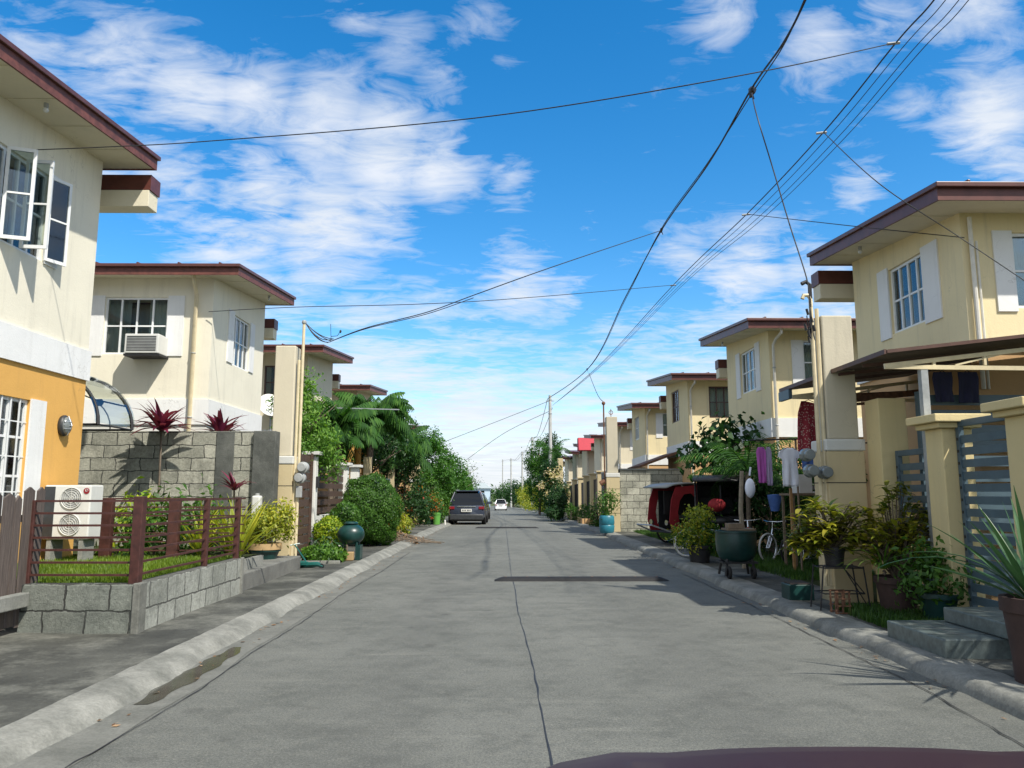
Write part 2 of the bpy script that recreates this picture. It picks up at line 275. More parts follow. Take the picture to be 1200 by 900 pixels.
leafmat('leaf_palm', [(0.014, 0.055, 0.010), (0.028, 0.10, 0.012), (0.06, 0.15, 0.02)], 0.3, 0.75); leafmat('leaf_purple', [(0.10, 0.012, 0.035), (0.20, 0.03, 0.08), (0.06, 0.01, 0.02)], 0.3, 0.35)
leafmat('leaf_bamboo', [(0.03, 0.10, 0.015), (0.05, 0.15, 0.02), (0.08, 0.19, 0.03)], 0.4); leafmat('grass_blade', [(0.09, 0.16, 0.014), (0.135, 0.215, 0.02), (0.19, 0.26, 0.03)], 0.4)
leafmat('grass_dark', [(0.025, 0.07, 0.012), (0.045, 0.11, 0.018), (0.07, 0.14, 0.02)], 0.35); leafmat('leaf_agave', [(0.03, 0.085, 0.035), (0.045, 0.11, 0.045), (0.06, 0.13, 0.05)], 0.12, 0.35)
leafmat('petal_white', [(0.75, 0.60, 0.35), (0.80, 0.75, 0.60), (0.70, 0.45, 0.30)], 0.4); leafmat('petal_orange', [(0.50, 0.12, 0.02), (0.55, 0.22, 0.03), (0.40, 0.05, 0.03)], 0.4)
leafmat('litter', [(0.10, 0.05, 0.025), (0.22, 0.13, 0.07), (0.30, 0.20, 0.12)], 0.05, 0.9)
def groundmat(name, a, b, c):
    m = Mat(name); m.col(m.ramp(m.noise(2.2, 9, 0.75), [(0.3, a), (0.5, b), (0.72, c)])).set(0.95, spec=0.1).bump(m.noise(40, 6, 0.8), 0.8, 0.03); M[name] = m.m
groundmat('lawn_base', (0.03, 0.07, 0.012), (0.05, 0.10, 0.015), (0.08, 0.14, 0.03)); groundmat('far_ground', (0.05, 0.07, 0.02), (0.08, 0.10, 0.04), (0.12, 0.11, 0.07))
groundmat('verge_soil', (0.035, 0.04, 0.02), (0.045, 0.06, 0.02), (0.08, 0.07, 0.045))

# ------------------------------------------------------------------ mesh helpers
def wloc(o):
    v = Vector((0, 0, 0))
    while o is not None: v += o.location; o = o.parent
    return v
class MB:
    def __init__(s): s.v = []; s.f = []
    def add(s, vs, fs):
        b = len(s.v); s.v += [tuple(p) for p in vs]; s.f += [tuple(i+b for i in f) for f in fs]; return s
    def box(s, x0, x1, y0, y1, z0, z1, fn=None):
        vs = [(x, y, z) for z in (z0, z1) for y in (y0, y1) for x in (x0, x1)]
        if fn: vs = [fn(*p) for p in vs]
        return s.add(vs, [(0,2,3,1),(4,5,7,6),(0,1,5,4),(2,6,7,3),(0,4,6,2),(1,3,7,5)])
    def obox(s, c, ex, ey, ez):
        c, ex, ey, ez = map(Vector, (c, ex, ey, ez))
        vs = [c+ex*i+ey*j+ez*k for k in (-1, 1) for j in (-1, 1) for i in (-1, 1)]
        return s.add(vs, [(0,2,3,1),(4,5,7,6),(0,1,5,4),(2,6,7,3),(0,4,6,2),(1,3,7,5)])
    def bar(s, p0, p1, w, h=None, up=(0, 0, 1)):
        p0, p1 = Vector(p0), Vector(p1); d = p1-p0; h = h or w; up = Vector(up)
        if abs(d.normalized().dot(up)) > 0.98: up = Vector((1, 0, 0))
        sd = d.cross(up).normalized(); u2 = sd.cross(d).normalized()
        return s.obox((p0+p1)/2, d/2, sd*w/2, u2*h/2)
    def tube(s, pts, r, n=8, cap=True):
        pts = [Vector(p) for p in pts]; rs = r if isinstance(r, (list, tuple)) else [r]*len(pts)
        vs = []; prev = None
        for i, p in enumerate(pts):
            d = (pts[min(i+1, len(pts)-1)]-pts[max(i-1, 0)]).normalized()
            a = Vector((0, 0, 1)) if abs(d.z) < 0.95 else Vector((1, 0, 0))
            e1 = d.cross(a).normalized() if prev is None else (prev-d*prev.dot(d)).normalized(); prev = e1; e2 = d.cross(e1)
            vs += [p+(e1*cos(2*pi*k/n)+e2*sin(2*pi*k/n))*rs[i] for k in range(n)]
        fs = [(i*n+k, i*n+(k+1) % n, (i+1)*n+(k+1) % n, (i+1)*n+k) for i in range(len(pts)-1) for k in range(n)]
        if cap: fs += [tuple(range(n))[::-1], tuple((len(pts)-1)*n+k for k in range(n))]
        return s.add(vs, fs)
    def lathe(s, prof, c=(0, 0, 0), n=20, ax='z', squash=(1, 1)):
        vs = []
        for (r, h) in prof:
            for k in range(n):
                a = 2*pi*k/n; x, y = r*cos(a)*squash[0], r*sin(a)*squash[1]
                p = (x, y, h) if ax == 'z' else ((x, h, y) if ax == 'y' else (h, x, y)); vs.append((p[0]+c[0], p[1]+c[1], p[2]+c[2]))
        fs = [(i*n+k, i*n+(k+1) % n, (i+1)*n+(k+1) % n, (i+1)*n+k) for i in range(len(prof)-1) for k in range(n)]
        fs += [tuple(range(n))[::-1], tuple((len(prof)-1)*n+k for k in range(n))]
        return s.add(vs, fs)
    def ball(s, c, r, n=16, m=10, sq=(1, 1, 1)):
        return s.lathe_sq([(r*sin(pi*i/m), -r*cos(pi*i/m)) for i in range(m+1)], c, n, sq)
    def lathe_sq(s, prof, c, n, sq):
        vs = [(c[0]+r*cos(2*pi*k/n)*sq[0], c[1]+r*sin(2*pi*k/n)*sq[1], c[2]+h*sq[2]) for (r, h) in prof for k in range(n)]
        return s.add(vs, [(i*n+k, i*n+(k+1) % n, (i+1)*n+(k+1) % n, (i+1)*n+k) for i in range(len(prof)-1) for k in range(n)])
    def ring(s, c, R_, r, ax='x', n=28, m=8):
        pts = []
        for k in range(n):
            a = 2*pi*k/n
            for j in range(m):
                b = 2*pi*j/m; rr = R_+r*cos(b); h = r*sin(b); p = (rr*cos(a), rr*sin(a), h)
                p = (p[2], p[0], p[1]) if ax == 'x' else ((p[0], p[2], p[1]) if ax == 'y' else p); pts.append((p[0]+c[0], p[1]+c[1], p[2]+c[2]))
        return s.add(pts, [(k*m+j, ((k+1) % n)*m+j, ((k+1) % n)*m+(j+1) % m, k*m+(j+1) % m) for k in range(n) for j in range(m)])
    def prism(s, poly, h0, h1, ax='x'):
        # poly of 2-D points extruded along ax
        def P(a, b, h): return (h, a, b) if ax == 'x' else ((a, h, b) if ax == 'y' else (a, b, h))
        n = len(poly); vs = [P(a, b, h0) for a, b in poly]+[P(a, b, h1) for a, b in poly]
        return s.add(vs, [tuple(range(n))[::-1], tuple(range(n, 2*n))]+[(i, (i+1) % n, n+(i+1) % n, n+i) for i in range(n)])
    def build(s, name, mat, parent=None, smooth=False, bevel=0, solid=0):
        me = bpy.data.meshes.new(name); off = wloc(parent) if parent is not None else Vector((0, 0, 0))
        if parent is None and s.v:
            a = np.array(s.v); off = Vector(((a[:,0].min()+a[:,0].max())/2, (a[:,1].min()+a[:,1].max())/2, a[:,2].min()))
        me.from_pydata([(p[0]-off.x, p[1]-off.y, p[2]-off.z) for p in s.v], [], s.f); me.validate()
        import bmesh
        b = bmesh.new(); b.from_mesh(me); bmesh.ops.recalc_face_normals(b, faces=b.faces); b.to_mesh(me); b.free()
        me.materials.append(M[mat] if isinstance(mat, str) else mat)
        if smooth:
            me.polygons.foreach_set('use_smooth', [True]*len(me.polygons))
            try: me.set_sharp_from_angle(angle=R(42))
            except Exception: pass
        o = bpy.data.objects.new(name, me); COL.objects.link(o)
        if parent is not None: o.parent = parent
        else: o.location = off
        if bevel:
            md = o.modifiers.new('bevel', 'BEVEL'); md.width = bevel; md.segments = 2; md.limit_method = 'ANGLE'; md.angle_limit = R(40)
        if solid:
            md = o.modifiers.new('solid', 'SOLIDIFY'); md.thickness = solid; md.offset = 0
        return o
def npmesh(name, V, Fq, mat, parent=None, smooth=False):
    off = wloc(parent) if parent is not None else Vector((float(V[:,0].mean()), float(V[:,1].mean()), float(V[:,2].min())))
    V = V-np.array(off)
    me = bpy.data.meshes.new(name); k = Fq.shape[1]
    me.vertices.add(len(V)); me.vertices.foreach_set('co', V.astype(np.float32).ravel())
    me.loops.add(Fq.size); me.loops.foreach_set('vertex_index', Fq.astype(np.int32).ravel())
    me.polygons.add(len(Fq)); me.polygons.foreach_set('loop_start', np.arange(0, Fq.size, k, dtype=np.int32)); me.polygons.foreach_set('loop_total', np.full(len(Fq), k, dtype=np.int32))
    me.update(calc_edges=True); me.materials.append(M[mat])
    o = bpy.data.objects.new(name, me); COL.objects.link(o)
    if parent is not None: o.parent = parent
    else: o.location = off
    return o
def tag(o, label=None, cat=None, group=None, kind=None):
    if label: o['label'] = label
    if cat: o['category'] = cat
    if group: o['group'] = group
    if kind: o['kind'] = kind
    return o
def thing(name, label, cat, loc, group=None, rz=0):
    o = bpy.data.objects.new(name, None); COL.objects.link(o); o.location = loc; o.rotation_euler = (0, 0, rz); o.empty_display_size = 0.1
    return tag(o, label, cat, group)
def kids(o): return [c for c in bpy.data.objects if c.parent == o]
def copy_tree(o, parent=None):
    c = o.copy(); COL.objects.link(c)
    if parent is not None: c.parent = parent
    for ch in kids(o): copy_tree(ch, c)
    return c
# the ground drifts left and falls gently beyond 30 m
def gz(y): return -0.013*max(0, y-30)
def gx(y): return -0.00017*max(0, y-45)**2
def T(x, y, z): return (x+gx(y), y, z+gz(y))

def leaves(centers, n, size, spread, up=0.25, aspect=0.45, jitter=0.5, rg=rng, surf=True):
    """n leaf faces over ellipsoid blobs (cx,cy,cz,rx,ry,rz); clumped, uneven outline"""
    C = np.array(centers, float); vol = (C[:,3]*C[:,4]*C[:,5])**0.7; pick = rg.choice(len(C), n, p=vol/vol.sum())
    ncl = max(6, n//38)
    # clump centres
    cp = rg.choice(len(C), ncl, p=vol/vol.sum()); d = rg.normal(size=(ncl, 3)); d /= np.linalg.norm(d, axis=1)[:,None]
    rad = rg.uniform(0.55 if surf else 0.1, 1.03, ncl)**(0.6 if surf else 0.5)
    cc = C[cp,:3]+d*rad[:,None]*C[cp,3:]; pk = rg.integers(0, ncl, n)
    P = cc[pk]+rg.normal(size=(n, 3))*spread
    nd = P-C[cp[pk],:3]; nd /= (np.linalg.norm(nd, axis=1)[:,None]+1e-6)
    Nn = nd*0.7+rg.normal(size=(n, 3))*jitter; Nn[:,2] += up; Nn /= np.linalg.norm(Nn, axis=1)[:,None]
    a = rg.normal(size=(n, 3)); a[:,2] -= 0.4; A = a-Nn*(a*Nn).sum(1)[:,None]; A /= np.linalg.norm(A, axis=1)[:,None]; B = np.cross(Nn, A)
    s = size*rg.uniform(0.65, 1.25, n)[:,None]
    v0 = P; v1 = P+A*s*0.45+B*s*aspect*0.5+Nn*s*0.06; v2 = P+A*s-Nn*s*0.12; v3 = P+A*s*0.45-B*s*aspect*0.5+Nn*s*0.06
    V = np.stack([v0, v1, v2, v3], 1).reshape(-1, 3); Fq = np.arange(4*n).reshape(n, 4); return V, Fq
def foliage(name, centers, n, size, mat, parent=None, **k):
    spread = k.pop('spread', size*1.1); V, Fq = leaves(centers, n, size, spread, **k); return npmesh(name, V, Fq, mat, parent)
def blades(name, base_fn, n, hgt, wid, mat, parent=None, lean=0.5, nseg=2, rg=rng):
    P = base_fn(n); az = rg.uniform(0, 2*pi, n); h = hgt*rg.uniform(0.5, 1.2, n); le = lean*rg.uniform(0.1, 1.0, n)*h
    dx = np.cos(az); dy = np.sin(az); w = wid*rg.uniform(0.7, 1.3, n)/2
    base1 = P+np.stack([-dy*w, dx*w, 0*w], 1); base2 = P-np.stack([-dy*w, dx*w, 0*w], 1)
    mid = P+np.stack([dx*le*0.35, dy*le*0.35, h*0.6], 1); m1 = mid+np.stack([-dy*w, dx*w, 0*w], 1)*0.8; m2 = mid-np.stack([-dy*w, dx*w, 0*w], 1)*0.8
    tip = P+np.stack([dx*le, dy*le, h], 1); t2 = tip+np.stack([-dy*w, dx*w, 0*w], 1)*0.12
    V = np.stack([base1, base2, m2, m1, tip, t2], 1).reshape(-1, 3); i = np.arange(n)*6
    Fq = np.concatenate([np.stack([i, i+1, i+2, i+3], 1), np.stack([i+3, i+2, i+4, i+5], 1)]); return npmesh(name, V, Fq, mat, parent)
def strap(c, az, el, ln, w, droop, seg=7, fold=0.25, tipw=0.05, tw=0):
    """one strap leaf as vertex rows: arching from c"""
    c = Vector(c); vs = []; fs = []; p = c.copy(); e = el; d2 = Vector((cos(az), sin(az), 0)); sd = Vector((-sin(az), cos(az), 0))
    for i in range(seg+1):
        t = i/seg; ww = w*(0.55+1.1*t if t < 0.35 else (1.0*(1-(t-0.35)/0.65)**0.8+tipw))*0.5
        d = d2*cos(e)+Vector((0, 0, 1))*sin(e); nn = -d2*sin(e)+Vector((0, 0, 1))*cos(e)
        vs += [p+sd*ww+nn*ww*fold, p, p-sd*ww+nn*ww*fold]
        p = p+d*(ln/seg); e -= droop/seg
    for i in range(seg):
        b = i*3; fs += [(b, b+1, b+4, b+3), (b+1, b+2, b+5, b+4)]
    return vs, fs
def frond(mb, base, az, ln, el, droop, leaf=0.35, n=26, w=0.03, stem=None, hang=0.3):
    p = Vector(base); e = el; pts = []; dirs = []
    d2 = Vector((cos(az), sin(az), 0)); sd = Vector((-sin(az), cos(az), 0))
    for i in range(n+1):
        d = d2*cos(e)+Vector((0, 0, 1))*sin(e); pts.append(p.copy()); dirs.append(d); p = p+d*ln/n; e -= droop/n*(0.6+0.8*i/n)
    if stem is not None: stem.tube([pts[i] for i in range(0, n+1, 4)], [0.016*(1-i/(n+2))+0.003 for i in range(0, n+1, 4)], 4)
    for i in range(3, n+1):
        t = i/n; L_ = leaf*math.sin(pi*min(1, 0.18+t*0.80))**0.7*random.uniform(0.85, 1.1)
        for sg in (-1, 1):
            dv = (sd*sg*0.9+dirs[i]*0.55+Vector((0, 0, -hang-random.uniform(0, 0.25)))).normalized(); q = pts[i]
            wd = dirs[i]*w*0.5; mid = q+dv*L_*0.5; dn = Vector((0, 0, -L_*0.16)); tip = q+dv*L_+dn
            mb.add([q-wd*0.6, q+wd*0.6, mid+wd, mid-wd, tip+wd*0.15, tip-wd*0.15], [(0, 1, 2, 3), (3, 2, 4, 5)])
def limbs(mb, base, top, r, n=5, spread=0.6, rs=random):
    b, t = Vector(base), Vector(top); h = (t-b)
    pts = [b+h*k/6+Vector((rs.uniform(-1, 1), rs.uniform(-1, 1), 0))*r*(0.8 if 0 < k < 6 else 0) for k in range(7)]
    mb.tube(pts, [r*(1-0.09*k) for k in range(7)], 8)
    for i in range(n):
        a = 2*pi*i/n+rs.uniform(-.4, .4); s = b+h*rs.uniform(0.5, 0.95); e = s+Vector((cos(a)*spread, sin(a)*spread, rs.uniform(0.4, 1.0)*spread)); m_ = (s+e)/2+Vector((0, 0, -0.08*spread))
        mb.tube([s, m_, e], [r*0.45, r*0.32, r*0.12], 6)

# ------------------------------------------------------------------ ground, road, kerbs (structure)
def strip(name, x0, x1, z, mat, ya=-12, yb=260, nx=1, edge=None, prof=None):
    ys = [ya]; st = 0.35
    while ys[-1] < yb:
        ys.append(ys[-1]+(0.25 if ys[-1] < 26 else 2.0))
    xs = [x0+(x1-x0)*i/nx for i in range(nx+1)]; v = []; f = []
    for j, y in enumerate(ys):
        for i, x in enumerate(xs):
            zz_ = z if prof is None else prof[i]
            xx = x if prof is None else x0+(x1-x0)*0+prof_x[i]
            if edge: xx, zz_ = edge(i, xx, y, zz_)
            v.append(T(xx, y, zz_))
    w = len(xs); f = [(j*w+i, j*w+i+1, (j+1)*w+i+1, (j+1)*w+i) for j in range(len(ys)-1) for i in range(nx)]
    mb = MB(); mb.add(v, f); o = mb.build(name, mat, smooth=True); tag(o, kind='structure'); return o
g = MB(); ys = list(range(-60, 61, 6))+[90, 130, 190, 280, 420, 700, 1200, 2500]; xs = [-2500, -900, -300, -90, -30, -12, 0, 12, 30, 90, 300, 900, 2500]
g.add([T(x, y, -0.06) if y < 300 else (x, y, -0.06+gz(300)) for y in ys for x in xs], [(j*13+i, j*13+i+1, (j+1)*13+i+1, (j+1)*13+i) for j in range(len(ys)-1) for i in range(12)])
tag(g.build('ground', 'far_ground'), kind='structure')
strip('road', -2.86, 3.62, 0.0, 'road_concrete', nx=8)
def kerb(side):
    # side -1 left, +1 right : a broad rough rounded gutter kerb
    xi = 2.70 if side < 0 else 3.46; P = [(0, -0.01), (0.04, 0.018), (0.08, 0.052), (0.12, 0.078), (0.20, 0.098), (0.31, 0.108), (0.315, -0.02)] if side < 0 else [(0, -0.02), (0.02, 0.03), (0.05, 0.08), (0.09, 0.102), (0.26, 0.106), (0.425, 0.102), (0.43, -0.02)]
    ys = []; y = -10
    while y < 250: ys.append(y); y += 0.12 if y < 26 else 1.5
    v = []
    for y in ys:
        w = 0.018*sin(y*1.9)+0.012*sin(y*4.3+1)+random.uniform(-.007, .007)
        if side < 0: w += 0.02*sin(y*0.8)+0.0
        brk = 0.02 if (side < 0 and int(y*1.1) in (15, 17, 20, 25)) else 0
        for i, (a, h) in enumerate(P):
            k = 1.0 if i < 5 else 0.0; hh = h-(brk if i in (2, 3) else 0)+random.uniform(-.0035, .0035)
            v.append(T(side*(xi+a+(w*k if i < 4 else 0)), y, hh))
    n = len(P); mb = MB(); mb.add(v, [(j*n+i, j*n+i+1, (j+1)*n+i+1, (j+1)*n+i) for j in range(len(ys)-1) for i in range(n-1)])
    tag(mb.build('kerb', 'kerb_concrete', smooth=True), kind='structure')
kerb(-1); kerb(1)
strip('left_sidewalk', -6.6, -3.005, 0.095, 'dark_concrete', nx=6, edge=lambda i, x, y, z: (x, z+(0.010*sin(x*3+y*1.3) if i < 6 else 0)))
strip('right_sidewalk', 3.88, 4.75, 0.098, 'dark_concrete', nx=3, ya=-10, edge=lambda i, x, y, z: (x, z+0.008*sin(y*1.7+x)))
strip('right_verge', 4.75, 6.40, 0.10, 'verge_soil', nx=4, ya=-10, edge=lambda i, x, y, z: (x, z+0.012*sin(y*1.1+x*2)))
strip('left_yard', -14, -6.6, 0.07, 'verge_soil', nx=2); strip('right_yard', 6.40, 16, 0.075, 'verge_soil', nx=2)
# longitudinal joint, wandering; transverse joints
j = MB(); v = []; 
for k in range(0, 400):
    y = -4+k*0.3; x = 0.33-0.012*y+0.015*sin(y*0.9)+random.uniform(-.008, .008); w = random.uniform(0.002, 0.008)
    if y > 4: x = 0.28-0.0165*(y-4)+0.012*sin(y*1.1)+random.uniform(-.006, .006) if y < 14 else 0.115-0.004*(y-14)+random.uniform(-.008, .008)
    v += [T(x-w, y, 0.004), T(x+w, y, 0.004)]
j.add(v, [(2*i, 2*i+1, 2*i+3, 2*i+2) for i in range(399)]); tag(j.build('road_joint', 'black'), kind='structure')
# thin sinuous cracks beside the left gutter and by the right kerb
def crack(pts, w, name='road_crack'):
    mb = MB(); v = []; P = []
    for a, b in zip(pts[:-1], pts[1:]):
        for t in np.linspace(0, 1, 14, endpoint=False): P.append((a[0]+(b[0]-a[0])*t+random.uniform(-.01, .01), a[1]+(b[1]-a[1])*t))
    for (x, y) in P:
        ww = w*random.uniform(0.4, 1); v += [(x-ww, y, 0.0085), (x+ww, y, 0.0085)]
    mb.add(v, [(2*i, 2*i+1, 2*i+3, 2*i+2) for i in range(len(P)-1)]); tag(mb.build(name, 'black'), kind='structure')
crack([(-2.42, 4.2), (-2.33, 6.0), (-2.38, 7.4), (-2.36, 9.2), (-2.42, 11.5), (-2.36, 15), (-2.4, 20)], 0.006)
crack([(3.05, 4.4), (3.22, 6.2), (3.24, 8.4), (3.3, 11), (3.3, 15)], 0.008)
pd = MB(); P = []
for k in range(25):
    t = k/24; y = 5.75+t*2.05; c = -2.60+0.02*sin(k); w = 0.085*math.sin(pi*min(1, t*0.93+0.05))**0.5+random.uniform(0, .012); P.append((c-w, c+w, y))
pd.add([q for a, b, y in P for q in ((a, y, 0.007), (b+0.02, y, 0.007))], [(2*i, 2*i+1, 2*i+3, 2*i+2) for i in range(24)]); tag(pd.build('puddle', 'wet', smooth=True), kind='structure')
strip('left_gutter', -2.82, -2.40, 0.0035, 'gutter_concrete', ya=-6, yb=34, edge=lambda i, x, y, z: (x+(0.03*sin(y*1.3)+0.02*sin(y*3.1) if i else 0), z))
# rubber speed humps
def hump(x0, x1, y, label):
    mb = MB(); pr = [(-0.15, 0.0), (-0.12, 0.035), (-0.06, 0.058), (0.06, 0.058), (0.12, 0.035), (0.15, 0.0)]; ns = 40; v = []
    for i in range(ns+1):
        x = x0+(x1-x0)*i/ns; k = min(1, min(i, ns-i)/2+0.15); v += [(x, y+a*1.0, 0.003+b*k+gz(y)) for a, b in pr]
    mb.add(v, [(i*6+q, i*6+q+1, (i+1)*6+q+1, (i+1)*6+q) for i in range(ns) for q in range(5)])
    t = thing('speed_hump', label, 'speed hump', ((x0+x1)/2, y, gz(y)), 'speed humps across the road'); mb.build('hump_body', 'rubber', t, smooth=True)
    for i in range(8): b = MB(); b.lathe([(0.016, 0), (0.016, 0.004), (0.0, 0.006)], (x0+(x1-x0)*(i+0.5)/8, y, 0.0605+gz(y)), 8); b.build('bolt', 'rust', t)
hump(-0.18, 2.80, 13.55, 'long black rubber speed hump, the nearer one across the right half of the road')
hump(-1.32, 1.48, 34.2, 'thin dark speed hump, the farther one beside the parked dark car')

# ------------------------------------------------------------------ houses
def wb(mb, axis, c, s, u0, u1, d0, d1, z0, z1, fn=None):
    a, b = sorted((c+s*d0, c+s*d1))
    if axis == 'x': mb.box(a, b, u0, u1, z0, z1, fn)
    else: mb.box(u0, u1, a, b, z0, z1, fn)
def wall(mb, axis, c, s, u0, u1, z0, z1, holes=(), topf=None, depth=0.16):
    us = sorted({u0, u1, *[h[0] for h in holes], *[h[1] for h in holes]}); zs = sorted({z0, z1, *[h[2] for h in holes], *[h[3] for h in holes]})
    def P(u, d, z):
        if topf and z == z1: z = topf(u)
        return (c+s*d, u, z) if axis == 'x' else (u, c+s*d, z)
    for a, b in zip(us[:-1], us[1:]):
        for e, f_ in zip(zs[:-1], zs[1:]):
            if any(h[0] <= a and b <= h[1] and h[2] <= e and f_ <= h[3] for h in holes): continue
            mb.add([P(a, 0, e), P(b, 0, e), P(b, 0, f_), P(a, 0, f_)], [(0, 1, 2, 3)])
    for (a, b, e, f_) in holes:
        q = [(a, e), (b, e), (b, f_), (a, f_)]
        for i in range(4):
            (p, r), (p2, r2) = q[i], q[(i+1) % 4]; mb.add([P(p, 0, r), P(p2, 0, r2), P(p2, -depth, r2), P(p, -depth, r)], [(0, 1, 2, 3)])
def window(par, axis, c, s, u0, u1, z0, z1, nx=4, nz=2, frame='white_metal', grille=0, curtain=True, fw=0.045, label=None, clean=False):
    m = MB()
    for a, b in ((u0, u0+fw), (u1-fw, u1)): wb(m, axis, c, s, a, b, -0.10, -0.04, z0, z1)
    for a, b in ((z0, z0+fw), (z1-fw, z1)): wb(m, axis, c, s, u0+fw, u1-fw, -0.10, -0.04, a, b)
    for i in range(1, nx):
        u = u0+(u1-u0)*i/nx; wb(m, axis, c, s, u-fw*0.4, u+fw*0.4, -0.095, -0.045, z0+fw, z1-fw)
    for i in range(1, nz):
        z = z0+(z1-z0)*i/nz; wb(m, axis, c, s, u0+fw, u1-fw, -0.092, -0.052, z-fw*0.35, z+fw*0.35)
    if grille:
        for i in range(1, grille):
            u = u0+(u1-u0)*i/grille; wb(m, axis, c, s, u-0.008, u+0.008, -0.03, -0.014, z0, z1)
        for q in (0.2, 0.5, 0.8):
            z = z0+(z1-z0)*q; wb(m, axis, c, s, u0, u1, -0.034, -0.030, z-0.008, z+0.008)
    o = m.build('window', frame, par)
    p = MB(); wb(p, axis, c, s, u0+fw, u1-fw, -0.075, -0.068, z0+fw, z1-fw); p.build('pane', 'glass', o)
    d = MB(); wb(d, axis, c, s, u0-0.05, u1+0.05, -0.95, -0.9, z0-0.1, z1+0.1); d.build('unlit_room_panel', 'unlit_room', o)  # near-black panel whose colour stands in for the unlit room
    if curtain:
        cu = MB(); n = 40; v = []
        for i in range(n+1):
            u = u0+(u1-u0)*i/n; dd = -0.2+0.025*sin(i*1.7)+0.008*sin(i*0.6)
            if curtain == 'open' and 0.36 < i/n < 0.62: dd -= 0.0
            for z in (z0, z1): v.append((c+s*dd, u, z) if axis == 'x' else (u, c+s*dd, z))
        fs = [(2*i, 2*i+2, 2*i+3, 2*i+1) for i in range(n) if not (curtain == 'open' and 0.34 < i/n < 0.64)]
        cu.add(v, fs); cu.build('curtain', 'curtain', o)
    if label: o['label'] = label
    return o
def pilaster(mb, axis, c, s, u0, u1, z0, z1): wb(mb, axis, c, s, u0, u1, 0.0, 0.025, z0, z1)
SL = 0.09
def house(side, y0, y1, label, group, zb=3.2, zt=3.68, zs=6.02, base=0.1, wc='cream', lc='tan_wall', fo=0.8, ro=0.25, wx=6.45, ex=0.70,
          swin=None, fwin=None, sstrips=(), fstrips=(), wframe='white_metal', skew=True, backwall=True, lowin=None, pipe=True, xo=6.0, far=False, ylow=None, fcurt=True, gb=0.15, gd=-0.28):
    X = side*wx; X2 = side*(wx+xo); h = thing('house', label, 'house', T(X, y0, 0), group)
    f0 = lambda x, y, z: T(x, y, z)
    zsf = lambda y: zs+SL*(y-(y0-fo))                # underside of the eave at y
    s = side
    mb = MB()
    hs_ = [swin] if swin else []
    wall(mb, 'x', X, -s, y0, y1, zt, 99, hs_, lambda u: zsf(u)+0.02)
    xa, xb = sorted((X, X2)); hf = [fwin] if fwin else []
    wall(mb, 'y', y0, -1, xa, xb, zt, zsf(y0)+0.02, hf)
    wall(mb, 'y', y1, 1, xa, xb, 0, zsf(y1)+0.02)
    mb.v = [T(*p) for p in mb.v]; mb.build('upper_wall', wc, h)
    mb = MB(); a, b = sorted((X-s*0.0, X2)); 
    o_ = 0.035
    a, b = sorted((X-s*o_, X2)); mb.box(a, b, y0-o_, y1+o_, zb, zt, f0); mb.build('wall_band', 'white_band', h)
    mb = MB(); hl = [lowin] if lowin else []
    wall(mb, 'x', X, -s, y0, y1, base-0.3, zb, hl); wall(mb, 'y', y0, -1, xa, xb, base-0.3, zb); wall(mb, 'y', y1, 1, xa, xb, base-0.3, zb)
    mb.v = [T(*p) for p in mb.v]; mb.build('lower_wall', lc, h)
    # roof: soffit, fascia, metal deck
    ya, yb = y0-fo, y1+ro; XE = s*(wx-ex); XF = s*(wx+xo+0.3); shr = lambda x, y, z: T(x, y, z+SL*(y-ya))
    a, b = sorted((XE+s*0.03, XF)); m1 = MB(); m1.box(a, b, ya+0.03, yb-0.03, zs, zs+0.03, shr)
    for k in range(1, 5): m1.box(a, b, ya+(yb-ya)*k/5-0.012, ya+(yb-ya)*k/5+0.012, zs-0.008, zs-0.001, shr) if not far else None
    m1.build('soffit', 'soffit', h)
    m2 = MB(); a, b = sorted((XE, XF))
    m2.box(a, b, ya, ya+0.03, zs-0.02, zs+0.15, shr); m2.box(a, b, yb-0.03, yb, zs-0.02, zs+0.15, shr)
    x_a, x_b = sorted((XE, XE+s*0.03)); m2.box(x_a, x_b, ya+0.03, yb-0.03, zs-0.02, zs+0.15, shr); m2.build('fascia', 'maroon_worn' if side < 0 else 'maroon', h)
    m3 = MB(); a, b = sorted((XE-s*0.045, XF)); m3.box(a, b, ya-0.07, yb+0.03, zs+0.15, zs+0.22, shr)
    nrib = 8
    for k in range(nrib):
        xx = a+(b-a)*(k+0.5)/nrib; m3.box(xx-0.02, xx+0.02, ya-0.07, yb+0.03, zs+0.215, zs+0.25, shr)
    m3.build('roof', 'roof_metal', h, bevel=0 if far else 0.01)
    if sstrips or fstrips:
        for (u0, u1, q0, q1) in sstrips:
            m = MB(); pilaster(m, 'x', X, -s, u0, u1, q0, q1); m.v = [T(*p) for p in m.v]; m.build('window_surround', 'white_band', h)
        for (u0, u1, q0, q1) in fstrips:
            m = MB(); pilaster(m, 'y', y0, -1, u0, u1, q0, q1); m.v = [T(*p) for p in m.v]; m.build('window_surround', 'white_band', h)
    gxx = gx(y0); gzz = gz(y0)
    if swin: window(h, 'x', X+gxx, -s, swin[0], swin[1], swin[2]+gzz, swin[3]+gzz, 4, 2, wframe, curtain=True)
    if fwin: window(h, 'y', y0, -1, fwin[0]+gxx, fwin[1]+gxx, fwin[2]+gzz, fwin[3]+gzz, 2 if abs(fwin[1]-fwin[0]) < 1 else 4, 2, wframe, curtain=fcurt)
    if lowin: window(h, 'x', X, -s, lowin[0], lowin[1], lowin[2], lowin[3], 3, 3, 'white_metal', grille=6)
    # lower rear block set back from the wing, with the dropped gutter box beside the eave
    yB = y1+3.4; m = MB(); a, b = sorted((s*(wx+4.2), X2)); m.box(a, b, y1+0.01, yB, base-0.3, zs-0.35, f0); m.build('rear_wall', wc, h)
